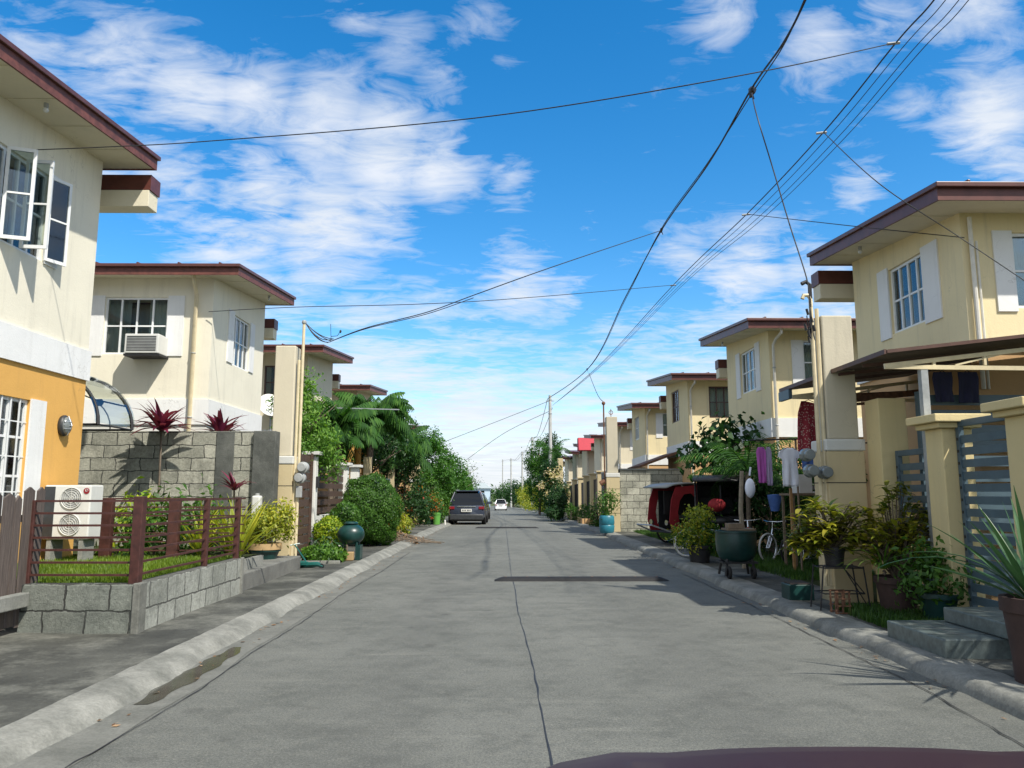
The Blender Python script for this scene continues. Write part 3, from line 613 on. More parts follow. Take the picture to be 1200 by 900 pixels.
    m = MB(); a, b = sorted((s*(wx-gb), s*(wx+1.4))); m.box(a, b, y1+0.30, y1+0.62, zs-0.24+gd, zs+0.04+gd, f0); m.build('gutter_box', 'soffit', h, bevel=0.008)
    m = MB(); a, b = sorted((s*(wx-gb-.02), s*(wx+1.4))); m.box(a, b, y1+0.30, y1+0.64, zs+0.042+gd, zs+0.30+gd, f0); m.build('rear_fascia', 'maroon', h)
    m = MB(); a, b = sorted((s*(wx+4.0), s*(wx+xo+.2))); m.box(a, b, y1+0.27, yB, zs-0.3, zs-0.18, f0); m.build('rear_roof', 'maroon', h)
    if pipe:
        px = s*(wx+0.32); zt_ = zsf(y0)-0.02; y_ = y0-0.09
        m = MB(); r_ = 0.045 if side < 0 else 0.035
        pp = [(px, ya+0.16, zt_+0.05), (px, ya+0.18, zt_-0.1), (px+s*0.02, y_-0.06, zt_-0.28), (px+s*0.02, y_, zt_-0.38), (px+s*0.02, y_, base)] if side < 0 else [(px-s*0.2, ya+0.12, zs+0.02), (px-s*0.2, ya+0.12, zs-0.1), (px-s*0.2, y_-0.1, zt_-0.22), (px-s*0.24, y_, zt_-0.35), (px-s*0.24, y_, base)]
        m.tube([T(*p) for p in pp], r_, 8); m.build('downpipe', 'pipe_cream' if side < 0 else 'pipe_white', h, smooth=True)
        m = MB()
        for z in (base+1.5, base+3, base+4.4): m.ring(T(pp[-1][0], y_, z), r_, 0.012, 'z', 12, 6)
        m.build('pipe_clip', 'galv', h)
    return h
GL, GR = 'cream two storey houses along the left side', 'cream two storey houses along the right side'
H1 = house(-1, 8.1, 11.75, 'near left house with orange ground floor and open casement window upstairs', GL, base=0.5, wc='pale_cream', lc='orange_wall', zb=3.2, zt=3.66, zs=6.36, fo=0.6, ro=0.35,
      swin=(9.2, 10.42, 4.68, 5.94), sstrips=((10.42, 10.72, 4.66, 5.98), (10.42, 10.76, 1.15, 2.76)), lowin=(9.3, 10.42, 1.2, 2.74), pipe=False, gb=0.62, gd=0)
H2 = house(-1, 16.6, 20.2, 'cream house behind the grey block wall, with a window air conditioner and curved downpipe', GL, wc='pale_cream', zb=2.95, zt=3.5, zs=6.16, fo=0.5, ro=0.25, lc='white_wall',
      swin=(17.92, 19.08, 4.48, 5.70), sstrips=((17.55, 17.92, 4.5, 5.75), (19.08, 19.4, 4.5, 5.75)), fwin=(-8.82, -7.43, 4.49, 5.77), fstrips=((-9.1, -8.82, 4.45, 5.8), (-7.43, -7.07, 4.45, 5.8)), fcurt='open')
H3 = house(-1, 24.8, 28.4, 'cream house half hidden behind the left meter pillar, dish in front', GL, zs=5.9, zb=2.95, zt=3.5, fo=0.9, ro=0.2, fwin=(-7.85, -7.2, 4.5, 5.6), fstrips=((-7.2, -6.9, 4.4, 5.6),), pipe=False, wframe='brown_frame', fcurt=False)
H4 = house(-1, 33.2, 36.8, 'cream house whose brown roof edge shows above the drooping palms', GL, zs=5.85, pipe=False, far=True)
H5 = house(-1, 41.6, 45.2, 'far left cream house behind the tall bamboo bush, fifth from the camera', GL, zs=5.8, pipe=False, far=True)
H6 = house(-1, 50.0, 53.6, 'farthest left house in the row, beyond the tall bamboo bush and the thin tree', GL, zs=5.8, pipe=False, far=True)
kw = dict(zb=2.82, zt=3.28, zs=5.37, fo=0.70, ro=0.22)
K1 = house(1, 10.42, 13.78, 'near right yellow cream house above the carport, with a barred street window', GR, wc='yellow_cream', swin=(11.45, 12.5, 4.1, 5.2), sstrips=((11.0, 11.45, 4.05, 5.25), (12.5, 12.85, 4.05, 5.25)),
      fwin=(7.16, 8.4, 4.05, 5.15), fstrips=((6.88, 7.16, 4.0, 5.17),), pipe=False, gb=0.5, gd=0, **{**kw, 'zb': 3.44, 'zt': 3.5})
K2 = house(1, 18.45, 22.0, 'yellow cream house behind the laundry, second on the right, with white window surrounds', GR, wc='yellow_cream', lc='tan_wall', swin=(19.45, 20.75, 4.13, 5.25), sstrips=((19.1, 19.45, 4.05, 5.3), (20.75, 21.1, 4.05, 5.3)),
      fwin=(7.28, 8.1, 4.1, 5.2), fstrips=((7.0, 7.28, 4.05, 5.2),), **kw)
K3 = house(1, 26.9, 30.5, 'yellow house with dark brown window frames, third on the right', GR, wc='yellow_cream', lc='tan_wall', swin=(28.3, 29.55, 4.13, 5.32), fwin=(7.2, 8.3, 4.1, 5.22), wframe='brown_frame', **kw)
K4 = house(1, 35.3, 38.9, 'pale yellow house with white window strips, fourth on the right behind the block wall', GR, wc='yellow_cream', swin=(36.9, 38.2, 4.13, 5.25), fwin=(7.25, 8.1, 4.1, 5.2), fstrips=((6.95, 7.25, 4.05, 5.2),), far=True, **kw)
K5 = house(1, 43.7, 47.2, 'pale house rising behind the far meter pillar with the thin finial', GR, wc='cream', swin=(45.0, 46.2, 4.13, 5.25), fwin=(7.5, 8.3, 4.1, 5.2), fstrips=((7.1, 7.5, 4.05, 5.2),), far=True, **kw)
K6 = house(1, 52.1, 55.6, 'weathered cream house just right of the one with the red awning', GR, wc='cream', fwin=(7.5, 8.3, 4.1, 5.2), far=True, **kw)
K7 = house(1, 60.5, 64.0, 'distant house with a bright red awning over its upper wall', GR, wc='cream', far=True, **kw)
aw = MB(); aw.prism([(60.5-1.3, 5.1), (60.5-0.05, 5.1), (60.5-0.05, 6.1), (60.5-0.8, 6.1)], 5.7, 8.6, 'x'); aw.v = [T(*p) for p in aw.v]; aw.build('awning', 'red_awning', K7, bevel=0.02)
K8 = house(1, 68.9, 72.4, 'small distant house just left of the red awning, eighth on the right', GR, wc='cream', far=True, **kw)
K9 = house(1, 77.3, 80.8, 'farthest brown roofed house of the right row, next to the tall round pole', GR, wc='cream', far=True, **kw)
# H1: open casements and a bulkhead lamp
def casement(par, y, z0, z1, ang, w=0.34, name='window_sash'):
    X = -6.45; m = MB(); d = Vector((cos(ang), sin(ang), 0)); b = Vector((X+0.02, y, 0)); nrm = Vector((-d.y, d.x, 0))
    def bar(a0, a1, q0, q1):
        c = b+d*((a0+a1)/2)+Vector((0, 0, (q0+q1)/2)); m.obox(c, d*(a1-a0)/2, nrm*0.016, Vector((0, 0, (q1-q0)/2)))
    bar(0, 0.04, z0, z1); bar(w-0.04, w, z0, z1); bar(0.04, w-0.04, z0, z0+0.045); bar(0.04, w-0.04, z1-0.045, z1); bar(0.04, w-0.04, (z0+z1)/2-0.012, (z0+z1)/2+0.012)
    o = m.build(name, 'white_metal', par)
    g_ = MB(); g_.obox(b+d*(w/2)+Vector((0, 0, (z0+z1)/2)), d*(w/2-0.04), nrm*0.003, Vector((0, 0, (z1-z0)/2-0.04))); g_.build('pane', 'glass', o)
    hd = MB(); hd.bar(b+d*(w-0.06)+Vector((0, 0, (z0+z1)/2+0.02))+nrm*0.03, b+d*(w-0.16)+Vector((0, 0, (z0+z1)/2-0.03))+nrm*0.05, 0.015); hd.build('handle', 'galv', o)
for (y, a) in ((9.45, 0.35), (9.86, 0.12), (10.40, 1.2)): casement(H1, y, 4.70, 5.93, a)
lm = MB(); lm.lathe([(0.001, 0), (0.13, 0.0), (0.14, 0.02), (0.14, 0.05), (0.12, 0.07)], (-6.45, 11.2, 2.46), 20, 'x', squash=(0.85, 1.1)); l_ = lm.build('wall_lamp', 'dark_plastic', H1, smooth=True)
lm = MB(); lm.lathe([(0.115, 0.07), (0.105, 0.10), (0.06, 0.125), (0.001, 0.13)], (-6.45, 11.2, 2.46), 20, 'x', squash=(0.85, 1.1)); lm.build('lamp_glass', 'meter_glass', l_, smooth=True)
lm = MB()
for z in (-0.05, 0.0, 0.05): lm.tube([(-6.36, 11.1, 2.46+z), (-6.31, 11.2, 2.46+z), (-6.36, 11.3, 2.46+z)], 0.006, 5)
lm.tube([(-6.36, 11.2, 2.32), (-6.30, 11.2, 2.46), (-6.36, 11.2, 2.60)], 0.007, 5); lm.build('lamp_cage', 'galv', l_)
def bulb(par, p):
    b = MB(); b.lathe([(0.03, 0), (0.03, -0.05), (0.02, -0.06)], p, 10); o = b.build('bulb_holder', 'grey_plastic', par); b = MB(); b.ball((p[0], p[1], p[2]-0.09), 0.035, 10, 8); b.build('bulb', 'white_plastic', o, smooth=True)
bulb(H1, (-5.95, 9.4, 6.49)); bulb(H2, (-5.95, 18.9, 6.40)); bulb(K1, (6.0, 12.5, 5.62)); bulb(K2, (6.0, 20.8, 5.62))
# H1 small iron-framed arched canopy over its side door
cn = thing('arched_canopy', 'curved iron and clear plastic canopy on the orange house, above the grey block wall', 'canopy', (-6.9, 12.5, 2.6)); fr = MB()
arc = [(-7.5+1.15*sin(t), 2.55+0.95*cos(t)) for t in np.linspace(0, pi/2, 12)]
for y in (12.0, 13.1): fr.tube([(x, y, z) for x, z in arc], 0.028, 6); fr.tube([(-7.5, y, 2.55), (-6.35, y, 2.55)], 0.02, 6); fr.tube([(-7.5+0.78*sin(t), y, 2.57+0.62*cos(t)) for t in np.linspace(0, pi/2, 9)], 0.012, 5); fr.lathe([(0.0, -.01), (0.07, -.01), (0.07, .01), (0, .01)], (-6.93, y, 3.02), 6, 'y')
for i in (0, 4, 8, 11): fr.tube([(arc[i][0], 12.0, arc[i][1]), (arc[i][0], 13.1, arc[i][1])], 0.014, 5)
fr.build('canopy_frame', 'black', cn)
sh = MB(); sh.add([(x, y, z+0.03) for x, z in arc for y in (11.9, 13.2)], [(2*i, 2*i+1, 2*i+3, 2*i+2) for i in range(11)]); sh.build('canopy_sheet', 'glass', cn)
# window air conditioners
def wac(p, w, h_, d, label):
    t = thing('air_conditioner', label, 'air conditioner', p, 'window air conditioners'); x, y, z = p
    m = MB(); m.box(x, x+w, y, y+d, z, z+h_); m.build('casing', 'white_plastic', t, bevel=0.015)
    g_ = MB(); g_.box(x+0.05, x+w-0.05, y-0.006, y-0.002, z+0.05, z+h_-0.05); go = g_.build('grille', 'dark_plastic', t)
    g2 = MB()
    for k in range(9): g2.box(x+0.05, x+w-0.05, y-0.012, y-0.0065, z+0.06+(h_-0.12)*k/9, z+0.075+(h_-0.12)*k/9)
    g2.build('louvre', 'grey_plastic', go)
    b = MB(); b.box(x-0.02, x+w+0.02, y+0.02, y+d+0.1, z-0.05, z-0.005); b.build('bracket', 'black', t)
wac((-8.1, 16.12, 4.43), 0.72, 0.42, 0.6, 'boxy window air conditioner jutting from the second left house')
wac((-7.6, 24.45, 4.0), 0.6, 0.4, 0.45, 'small window air conditioner of the third left house, above the white dish')
# downlead conduit on K1's corner
c = MB(); c.tube([(6.55, 10.36, 5.35), (6.55, 10.36, 2.9)], 0.03, 8); c.tube([(6.62, 10.36, 5.0), (6.62, 10.36, 2.9)], 0.018, 6); c.build('conduit', 'pipe_white', K1, smooth=True)

# ------------------------------------------------------------------ left yard: block walls, lawn, fences
bw = thing('block_wall', 'tall weathered grey concrete block wall between the two left houses', 'wall', (-7, 14.6, 0.1))
m = MB(); m.box(-11.5, -4.75, 14.6, 14.75, 0.0, 2.65); m.build('block_work', 'block_wall_x', bw)
m = MB(); m.box(-4.748, -4.33, 14.52, 14.82, 0.0, 2.65); m.box(-5.46, -5.12, 14.575, 14.597, 0.0, 2.645); m.build('wall_pier', 'pier_dark', bw, bevel=0.01)
lw = thing('low_wall', 'low grey block retaining wall around the small raised lawn', 'wall', (-3.8, 9.6, 0.1))
m = MB(); m.box(-3.87, -3.72, 8.21, 11.15, 0.0, 0.58); m.build('street_side_blocks', 'block_low_y_lit', lw, bevel=0.012)
m = MB(); m.box(-4.92, -3.78, 8.05, 8.205, 0.0, 0.575); m.build('front_blocks', 'block_low_x_shaded', lw, bevel=0.012)
m = MB(); m.box(-3.775, -3.70, 8.03, 8.2, 0.05, 0.585); m.box(-3.73, -3.70, 11.1, 11.18, 0.05, 0.59); m.build('corner_plaster', 'kerb_concrete', lw, bevel=0.01)
def sheet(name, x0, x1, y0, y1, z, mat, amp=0.012, st=0.25):
    nx = max(1, int((x1-x0)/st)); ny = max(1, int((y1-y0)/st)); m = MB()
    m.add([(x0+(x1-x0)*i/nx, y0+(y1-y0)*j_/ny, z+random.uniform(-amp, amp)) for j_ in range(ny+1) for i in range(nx+1)], [(j_*(nx+1)+i, j_*(nx+1)+i+1, (j_+1)*(nx+1)+i+1, (j_+1)*(nx+1)+i) for j_ in range(ny) for i in range(nx)])
    return tag(m.build(name, mat, smooth=True), kind='structure')
sheet('raised_lawn', -6.45, -3.86, 8.2, 11.3, 0.525, 'lawn_base'); sheet('garden_bed', -6.45, -3.95, 11.3, 12.7, 0.515, 'verge_soil'); sheet('garden_bed', -9, -4.78, 12.7, 14.6, 0.515, 'verge_soil')
fb = MB(); fb.box(-4.6, -3.9, 12.5, 12.7, 0.05, 0.50); fb.box(-4.6, -3.9, 11.2, 12.495, 0.05, 0.505); tag(fb.build('bed_retaining_wall', 'cap_concrete'), kind='structure')
def rect(x0, x1, y0, y1, z, cl=None):
    def fn(n):
        P = np.stack([rng.uniform(x0, x1, n), rng.uniform(y0, y1, n), np.full(n, z)], 1)
        return P
    return fn
tag(blades('lawn_grass', rect(-6.4, -3.88, 8.22, 11.6, 0.52), 26000, 0.075, 0.009, 'grass_blade'), 'short bright green grass on the raised lawn behind the red railing', 'grass', kind='stuff')
st = MB(); st.box(-4.75, -3.78, 11.2, 14.55, -0.02, 0.34); sto = st.build('raised_step', 'path_concrete', bevel=0.02); tag(sto, kind='structure')
# red steel railing
rf = thing('steel_fence', 'brown red steel railing with seven thin rails around the raised lawn', 'fence', (-3.8, 9.5, 0.55))
RX = -3.80
posts = [(RX, 8.13, 0.10, 1.46, 0.54), (RX, 9.95, 0.065, 1.42, 0.5), (RX, 11.1, 0.07, 1.43, 0.5), (-4.86, 11.5, 0.155, 1.42, 0.5), (-5.84, 11.5, 0.155, 1.42, 0.5), (-4.9, 8.13, 0.04, 1.42, 0.5)]
for (x, y, w, zt_, zb_) in posts:
    m = MB(); m.box(x-w/2, x+w/2, y-w/2 if w < 0.15 else y-0.05, y+w/2 if w < 0.15 else y+0.05, zb_, zt_); m.build('post', 'red_steel', rf, bevel=0.006)
for k in range(7):
    z = 0.66+k*0.125
    for (a, b) in (((RX, 8.18), (RX, 9.92)), ((RX, 9.98), (RX, 11.06)), ((-4.88, 8.13), (RX-0.05, 8.13))):
        m = MB(); m.bar((a[0], a[1], z), (b[0], b[1], z+random.uniform(-.006, .006)), 0.022, 0.022); m.build('rail', 'red_steel', rf)
    m = MB(); m.bar((-5.74, 11.5, z), (-4.96, 11.5, z), 0.02); m.bar((-4.76, 11.5, z), (RX-0.03, 11.5, z), 0.02); m.build('rail', 'red_steel', rf)
# old wooden fence
wf = thing('wooden_fence', 'weathered grey brown fence of upright planks on a concrete beam at the left edge', 'fence', (-4.95, 6.5, 0.1))
y = 8.32
k = 0
while y > 3.6:
    w = random.uniform(0.10, 0.16); zt_ = 1.44+random.uniform(-0.05, 0.06)+(0.06 if k < 2 else 0); zb_ = 0.16+random.uniform(-.02, .02); ln_ = random.uniform(-.02, .02)
    m = MB(); m.add([(-4.93+d, yy+l, z) for (yy, z, l) in ((y, zb_, 0), (y-w, zb_, 0), (y-w, zt_-random.uniform(0, .05), ln_), (y-w*0.5, zt_+0.02, ln_), (y, zt_-0.02, ln_)) for d in (0, 0.022)],
        [(0, 2, 4, 6, 8), (1, 9, 7, 5, 3), (0, 1, 3, 2), (2, 3, 5, 4), (4, 5, 7, 6), (6, 7, 9, 8), (8, 9, 1, 0)]); m.build('plank', 'wood_old', wf); y -= w+random.uniform(0.02, 0.05); k += 1
m = MB(); m.box(-5.0, -4.95, 3.6, 8.3, 0.55, 0.62); m.box(-5.0, -4.95, 3.6, 8.3, 1.2, 1.27); m.build('back_rail', 'wood_old', wf)
m = MB(); m.box(-4.90, -4.80, 3.6, 8.02, 0.36, 0.50); m.box(-4.905, -4.78, 7.25, 7.42, 0.02, 0.355); m.box(-4.905, -4.78, 4.9, 5.1, 0.02, 0.355); m.build('concrete_beam', 'cap_concrete', wf, bevel=0.01)
# outdoor condenser
oc = thing('condenser_unit', 'white outdoor air conditioner unit with two fans, behind the red railing', 'air conditioner', (-5.95, 10.95, 0.8))
x0, x1, yq, z0, z1 = -6.38, -5.74, 10.8, 0.86, 1.60
m = MB(); m.box(x0, x1, yq, yq+0.34, z0, z1); cs = m.build('casing', 'white_plastic', oc, bevel=0.018)
for zc in (1.06, 1.42):
    m = MB(); m.ring((-6.0, yq-0.012, zc), 0.145, 0.008, 'y', 24, 6)
    for r in (0.03, 0.06, 0.09, 0.12): m.ring((-6.0, yq-0.012, zc), r, 0.003, 'y', 20, 4)
    for a in range(8): m.bar((-6.0, yq-0.012, zc), (-6.0+0.145*cos(a*pi/4), yq-0.012, zc+0.145*sin(a*pi/4)), 0.005)
    gg = m.build('fan_grille', 'white_plastic', oc); m = MB(); m.lathe([(0.0, -.003), (0.14, -.003), (0.14, .0), (0, 0)], (-6.0, yq-0.002, zc), 24, 'y'); m.build('fan', 'grey_plastic', gg)
m = MB(); m.box(x0, x0+0.15, yq-0.006, yq-0.001, z0+0.02, z1-0.02); m.build('side_panel', 'dark_plastic', oc)
m = MB(); m.lathe([(0.0, -.003), (0.042, -.003), (0.042, 0), (0, 0)], (-5.80, yq-0.003, 1.52), 20, 'y'); lo = m.build('badge', 'red_fabric', oc)
m = MB(); m.bar((-5.812, yq-0.008, 1.545), (-5.812, yq-0.008, 1.515), 0.004); m.bar((-5.812, yq-0.008, 1.515), (-5.798, yq-0.008, 1.515), 0.004); m.ring((-5.795, yq-0.008, 1.53), 0.016, 0.0025, 'y', 16, 4); m.build('badge_mark', 'white_plastic', lo)
m = MB()
for x in (x0+0.1, x1-0.1): m = MB(); m.box(x-0.03, x+0.03, yq+0.02, yq+0.32, 0.52, z0-0.002); m.build('foot_block', 'cap_concrete', oc)

# plant builders
def strap_plant(name, label, cat, p, n, ln, w, mat, el=(0.5, 1.3), droop=(0.6, 1.6), stem=0.0, group=None, fold=0.25, stem_r=0.018, ring_=0.03, parts=True):
    t = thing(name, label, cat, p, group); m = MB()
    for i in range(n):
        az = i*2.399+random.uniform(-.3, .3); k = i/n; hgt = stem*(1-0.25*random.random()) if stem else 0
        b = (p[0]+ring_*cos(az), p[1]+ring_*sin(az), p[2]+max(hgt, stem*0.9)+0.02)
        v, f = strap(b, az, random.uniform(*el)*(0.55+0.6*k), ln*random.uniform(0.75, 1.1), w, random.uniform(*droop)*(1.2-0.5*k), fold=fold); m.add(v, f)
    m.build('leaves', mat, t, smooth=True)
    if stem: s_ = MB(); s_.tube([(p[0], p[1], p[2]), (p[0]+0.02, p[1], p[2]+stem*0.5), (p[0], p[1], p[2]+stem*0.95)], stem_r, 6); s_.build('stem', 'bark', t)
    return t
G_DR = 'purple red leaved plants by the grey block wall'
a = at(190, 492, 14.2); strap_plant('dracaena', 'purple spiky plant on a tall thin stem, left of the two above the block wall', 'plant', (a.x, 14.2, 0.52), 44, 0.62, 0.115, 'leaf_purple', (0.1, 1.35), (0.2, 1.3), a.z-0.52, G_DR)
a = at(259, 505, 15.1); strap_plant('dracaena', 'purple spiky plant rising behind the block wall, right of its neighbour', 'plant', (a.x, 15.1, 0.1), 44, 0.58, 0.115, 'leaf_purple', (0.1, 1.35), (0.2, 1.3), a.z-0.0, G_DR)
a = at(275, 562, 13.8); strap_plant('dracaena', 'small dull red plant in front of the block wall, lowest of the three', 'plant', (a.x, 13.8, 0.52), 16, 0.38, 0.07, 'leaf_purple', (0.5, 1.3), (0.3, 1.0), a.z-0.62, G_DR)
GY = 'yellow striped upright plants behind the railing'
for i, (x, y, lb) in enumerate([(-4.62, 11.9, 'yellow green upright plant at the left of the row behind the railing'), (-4.3, 12.2, 'tall yellow striped plant in the middle of the row behind the railing'), (-3.98, 11.8, 'yellow striped plant at the right end of the railing')]):
    strap_plant('upright_plant', lb, 'plant', (x, y, 0.5), 30, 0.95, 0.05, 'leaf_yellow', (1.1, 1.5), (0.2, 1.0), 0.05, GY)
GG = 'low green plants in the fenced bed'
for i, (x, y, lb) in enumerate([(-5.35, 12.0, 'low green leafy plant between the two thick red posts'), (-6.2, 12.9, 'green and yellow leafy plant beside the orange wall corner'), (-5.0, 12.6, 'dark green leafy plant behind the right thick red post')]):
    t = thing('bed_plant', lb, 'plant', (x, y, 0.5), GG); foliage('leaves', [(x, y, 0.85, 0.4, 0.3, 0.35), (x+0.2, y, 1.15, 0.25, 0.25, 0.25)], 700, 0.13, 'leaf_green' if i != 1 else 'leaf_lime', t); s_ = MB(); limbs(s_, (x, y, 0.5), (x, y, 1.0), 0.02, 4, 0.25); s_.build('stem', 'bark', t)
# stacked pale container by the pier
bx = thing('water_container', 'pale grey plastic container standing by the end of the railing', 'container', (-4.58, 14.38, 0.34)); m = MB(); m.box(-4.66, -4.50, 14.3, 14.46, 1.02, 1.44); m.build('container_body', 'white_plastic', bx, bevel=0.03); m = MB(); m.lathe([(0.04, 0), (0.04, 0.04), (0, 0.045)], (-4.58, 14.38, 1.44), 10); m.build('cap', 'grey_plastic', bx)
m = MB(); m.box(-4.68, -4.48, 14.28, 14.48, 0.34, 1.015); m.build('plinth', 'black', bx)

# ------------------------------------------------------------------ meter pillars
def meter(mb, c, r=0.085, d=0.12, ax='y'):
    mb.lathe([(0.0, 0), (r, 0), (r, -0.04)], c, 18, ax)
def mpillar(x0, x1, y0, y1, zt_, label, mats, mast=True, side=1, group='concrete meter pillars', cap_n=None):
    g0 = gz(y0); t = thing('meter_pillar', label, 'pillar', ((x0+x1)/2, y0, 0.05+g0), group)
    m = MB(); m.box(x0, x1, y0, y1, 2.2+g0, zt_+g0); m.build('upper_shaft', mats[0], t, bevel=0.02)
    m = MB(); m.box(x0-0.04, x1+0.04, y0-0.04, y1+0.04, 0+g0, 2.04+g0); m.build('lower_shaft', mats[1], t, bevel=0.015)
    m = MB(); m.box(x0-0.055, x1+0.055, y0-0.055, y1+0.055, 2.042+g0, 2.198+g0); m.build('moulding', 'moulding', t, bevel=0.02)
    m = MB()
    for z in (0.75, 1.2, 1.62): m.box(x0-0.043, x1+0.043, y0-0.043, y1+0.043, z+g0, z+0.012+g0)
    m.build('score_line', 'black', t)
    return t
PL = mpillar(-4.55, -4.15, 15.0, 15.4, 4.38, 'tall cream meter pillar at the left kerb, in front of the third house', ('pillar_up', 'pillar'))
for dx in (0.06, 0.13):
    m = MB(); m.tube([(-4.15+dx, 15.06, 0.2), (-4.15+dx, 15.06, 4.4+(0.42 if dx > .1 else -0.3))], 0.03, 8); m.build('conduit', 'pipe_cream', PL, smooth=True)
for (zz_, dy) in ((1.78, 0), (1.98, 0.05)):
    m = MB(); m.lathe([(0.0, 0.1), (0.11, 0.1), (0.11, 0.0), (0.085, -0.01), (0.085, -0.09), (0.075, -0.10), (0.0, -0.102)], (-3.98+dy, 15.0, zz_), 18, 'y'); mo = m.build('electric_meter', 'grey_plastic', PL, smooth=True)
m = MB(); m.box(-4.04, -3.93, 14.98, 15.06, 1.4, 1.62); m.build('breaker_box', 'grey_plastic', PL, bevel=0.01)
def curve_pts(a, b, sag, n=14):
    a, b = Vector(a), Vector(b); return [a.lerp(b, k/n)-Vector((0, 0, sag*4*(k/n)*(1-k/n))) for k in range(n+1)]
mt = Vector((-4.02, 15.06, 4.83)); m = MB(); m.lathe([(0.035, 0), (0.05, 0.03), (0.04, 0.07), (0.0, 0.085)], tuple(mt), 10); m.build('weather_head', 'grey_plastic', PL, smooth=True)
m = MB(); e = at(388, 400, 15.0)
for k in range(5): m.tube(curve_pts(mt+Vector((0.03, 0, 0.02)), e+Vector((random.uniform(-.08, .06), 0, random.uniform(-.05, .05))), random.uniform(0.02, 0.16), 8), 0.008, 4)
m.build('drip_loop', 'black', PL)
m = MB(); m.tube([e, e+Vector((-0.02, 0, 0.35))], 0.005, 4); m.tube([e+Vector((0.0, 0, .1)), e+Vector((0.12, 0, 0.11)), e+Vector((0.17, 0, 0.19))], 0.006, 4); m.ball(tuple(e+Vector((0.18, 0, 0.2))), 0.022, 8, 6, (1, 1, 1.6)); m.build('stub_wire', 'black', PL)
PR = mpillar(4.28, 4.70, 10.15, 10.55, 3.88, 'tall pale meter pillar on the right, in front of the carport and behind the potted plants', ('pillar_grey', 'pillar'))
for dx, zt_ in ((-0.035, 3.98), (-0.11, 4.12)):
    m = MB(); m.tube([(4.28+dx, 10.2, 0.3), (4.28+dx, 10.2, zt_), ]+([(4.28+dx-0.03, 10.2, zt_+0.05), (4.28+dx-0.09, 10.2, zt_+0.05), (4.28+dx-0.11, 10.2, zt_)] if dx < -.1 else []), 0.028, 8); m.build('conduit', 'pipe_cream', PR, smooth=True)
for (px, pz) in ((4.20, 1.76), (4.02, 1.78), (3.98, 1.99)):
    m = MB(); m.lathe([(0.0, 0.08), (0.088, 0.08), (0.088, 0.0), (0.07, -0.01), (0.07, -0.09), (0.06, -0.10), (0.0, -0.102)], (px, 10.1, pz), 18, 'y'); m.build('electric_meter', 'meter_glass', PR, smooth=True)
m = MB(); e2 = Vector((3.98, 10.2, 3.9))
for k in range(9):
    p = at(random.uniform(941, 956), random.uniform(352, 400), 10.1); q = Vector((4.15, 10.18, random.uniform(3.7, 4.3))); m.tube(curve_pts(p, q, random.uniform(0.05, 0.25), 9), 0.008, 4)
m.tube([(4.17, 10.2, 4.0), (4.17, 10.2, 4.32), (4.12, 10.2, 4.36), (4.06, 10.2, 4.33)], 0.028, 8)
for (u, v_) in ((945, 366), (950, 375), (953, 385), (947, 392), (943, 384)): m.tube([at(u, v_-4, 10.1), at(u+2, v_+3, 10.1)], 0.018, 5)
m.build('wire_tangle', 'black', PR)
PF = mpillar(3.70, 4.10, 28.0, 28.4, 4.25, 'cream meter pillar beside the blue barrel at the end of the block wall', ('pillar_grey', 'pillar'))
m = MB(); m.tube([(3.62, 28.1, 0.3), (3.62, 28.1, 4.7)], 0.03, 6); m.tube([(3.62, 28.05, 1.9), (3.45, 28.05, 1.8)], 0.1, 8); m.ball((3.62, 28.1, 4.75), 0.07, 8, 6); m.build('conduit', 'rust', PF, smooth=True)
m = MB(); m.ring((3.9, 28.2, 4.42), 0.07, 0.012, 'y', 12, 5); m.tube([(3.9, 28.2, 4.25), (3.9, 28.2, 4.55)], 0.015, 5); m.build('finial', 'rust', PF)
PG = mpillar(3.95, 4.35, 58.0, 58.4, 4.4, 'far cream meter pillar just right of the tall round utility pole', ('pillar', 'pillar'))
PH = mpillar(-4.45, -4.05, 36.5, 36.9, 4.2, 'cream pillar among the bushes on the left, behind the dark car', ('pillar', 'pillar'))

# ------------------------------------------------------------------ left frontage beyond the pillar
lg = thing('wooden_gate', 'narrow dark slatted wooden gate between the cream pillar and the white post', 'gate', (-4.3, 16.3, 0.1))
m = MB()
for k in range(11): m.box(-4.33, -4.29, 15.45, 17.1, 0.25+k*0.19, 0.25+k*0.19+0.15)
m.build('slats', 'wood_brown', lg); [MB().box(-4.285, -4.24, a_, a_+.07, 0.15, 2.35).build('gate_stile', 'wood_brown', lg) for a_ in (15.45, 17.03)]
wp = thing('front_fence', 'white low wall with a capped white post and dark brown slats beside the round bush', 'fence', (-4.3, 18.6, 0.1))
for yy in (17.15, 20.6, 22.1):
    m = MB(); m.box(-4.42, -4.20, yy, yy+0.24, 0.05, 2.32 if yy < 18 else 2.2); po = m.build('post', 'white_wall', wp, bevel=0.01)
    m = MB(); m.box(-4.50, -4.12, yy-0.08, yy+0.32, 2.325 if yy < 18 else 2.205, 2.40 if yy < 18 else 2.28); m.build('post_cap', 'moulding', po, bevel=0.01)
m = MB(); m.box(-4.38, -4.26, 17.395, 20.595, 0.05, 0.98); m.box(-4.38, -4.26, 20.845, 22.095, 0.05, 0.98); m.build('low_wall', 'white_wall', wp)
m = MB()
for k in range(6): m.box(-4.34, -4.30, 17.4, 20.59, 1.02+k*0.19, 1.02+k*0.19+0.13)
m.build('slat_panel', 'wood_brown', wp); m = MB(); m.box(-4.20, -4.14, 17.2, 17.3, 1.6, 1.85); m.build('doorbell_box', 'black', wp, bevel=0.01)
dg = thing('driveway_gate', 'dark grey metal gate between slim cream posts behind the round bush', 'gate', (-4.3, 26.5, 0.1)); m = MB()
for k in range(14): m.box(-4.32, -4.29, 24.4+k*0.33, 24.4+k*0.33+0.27, 0.2, 2.0)
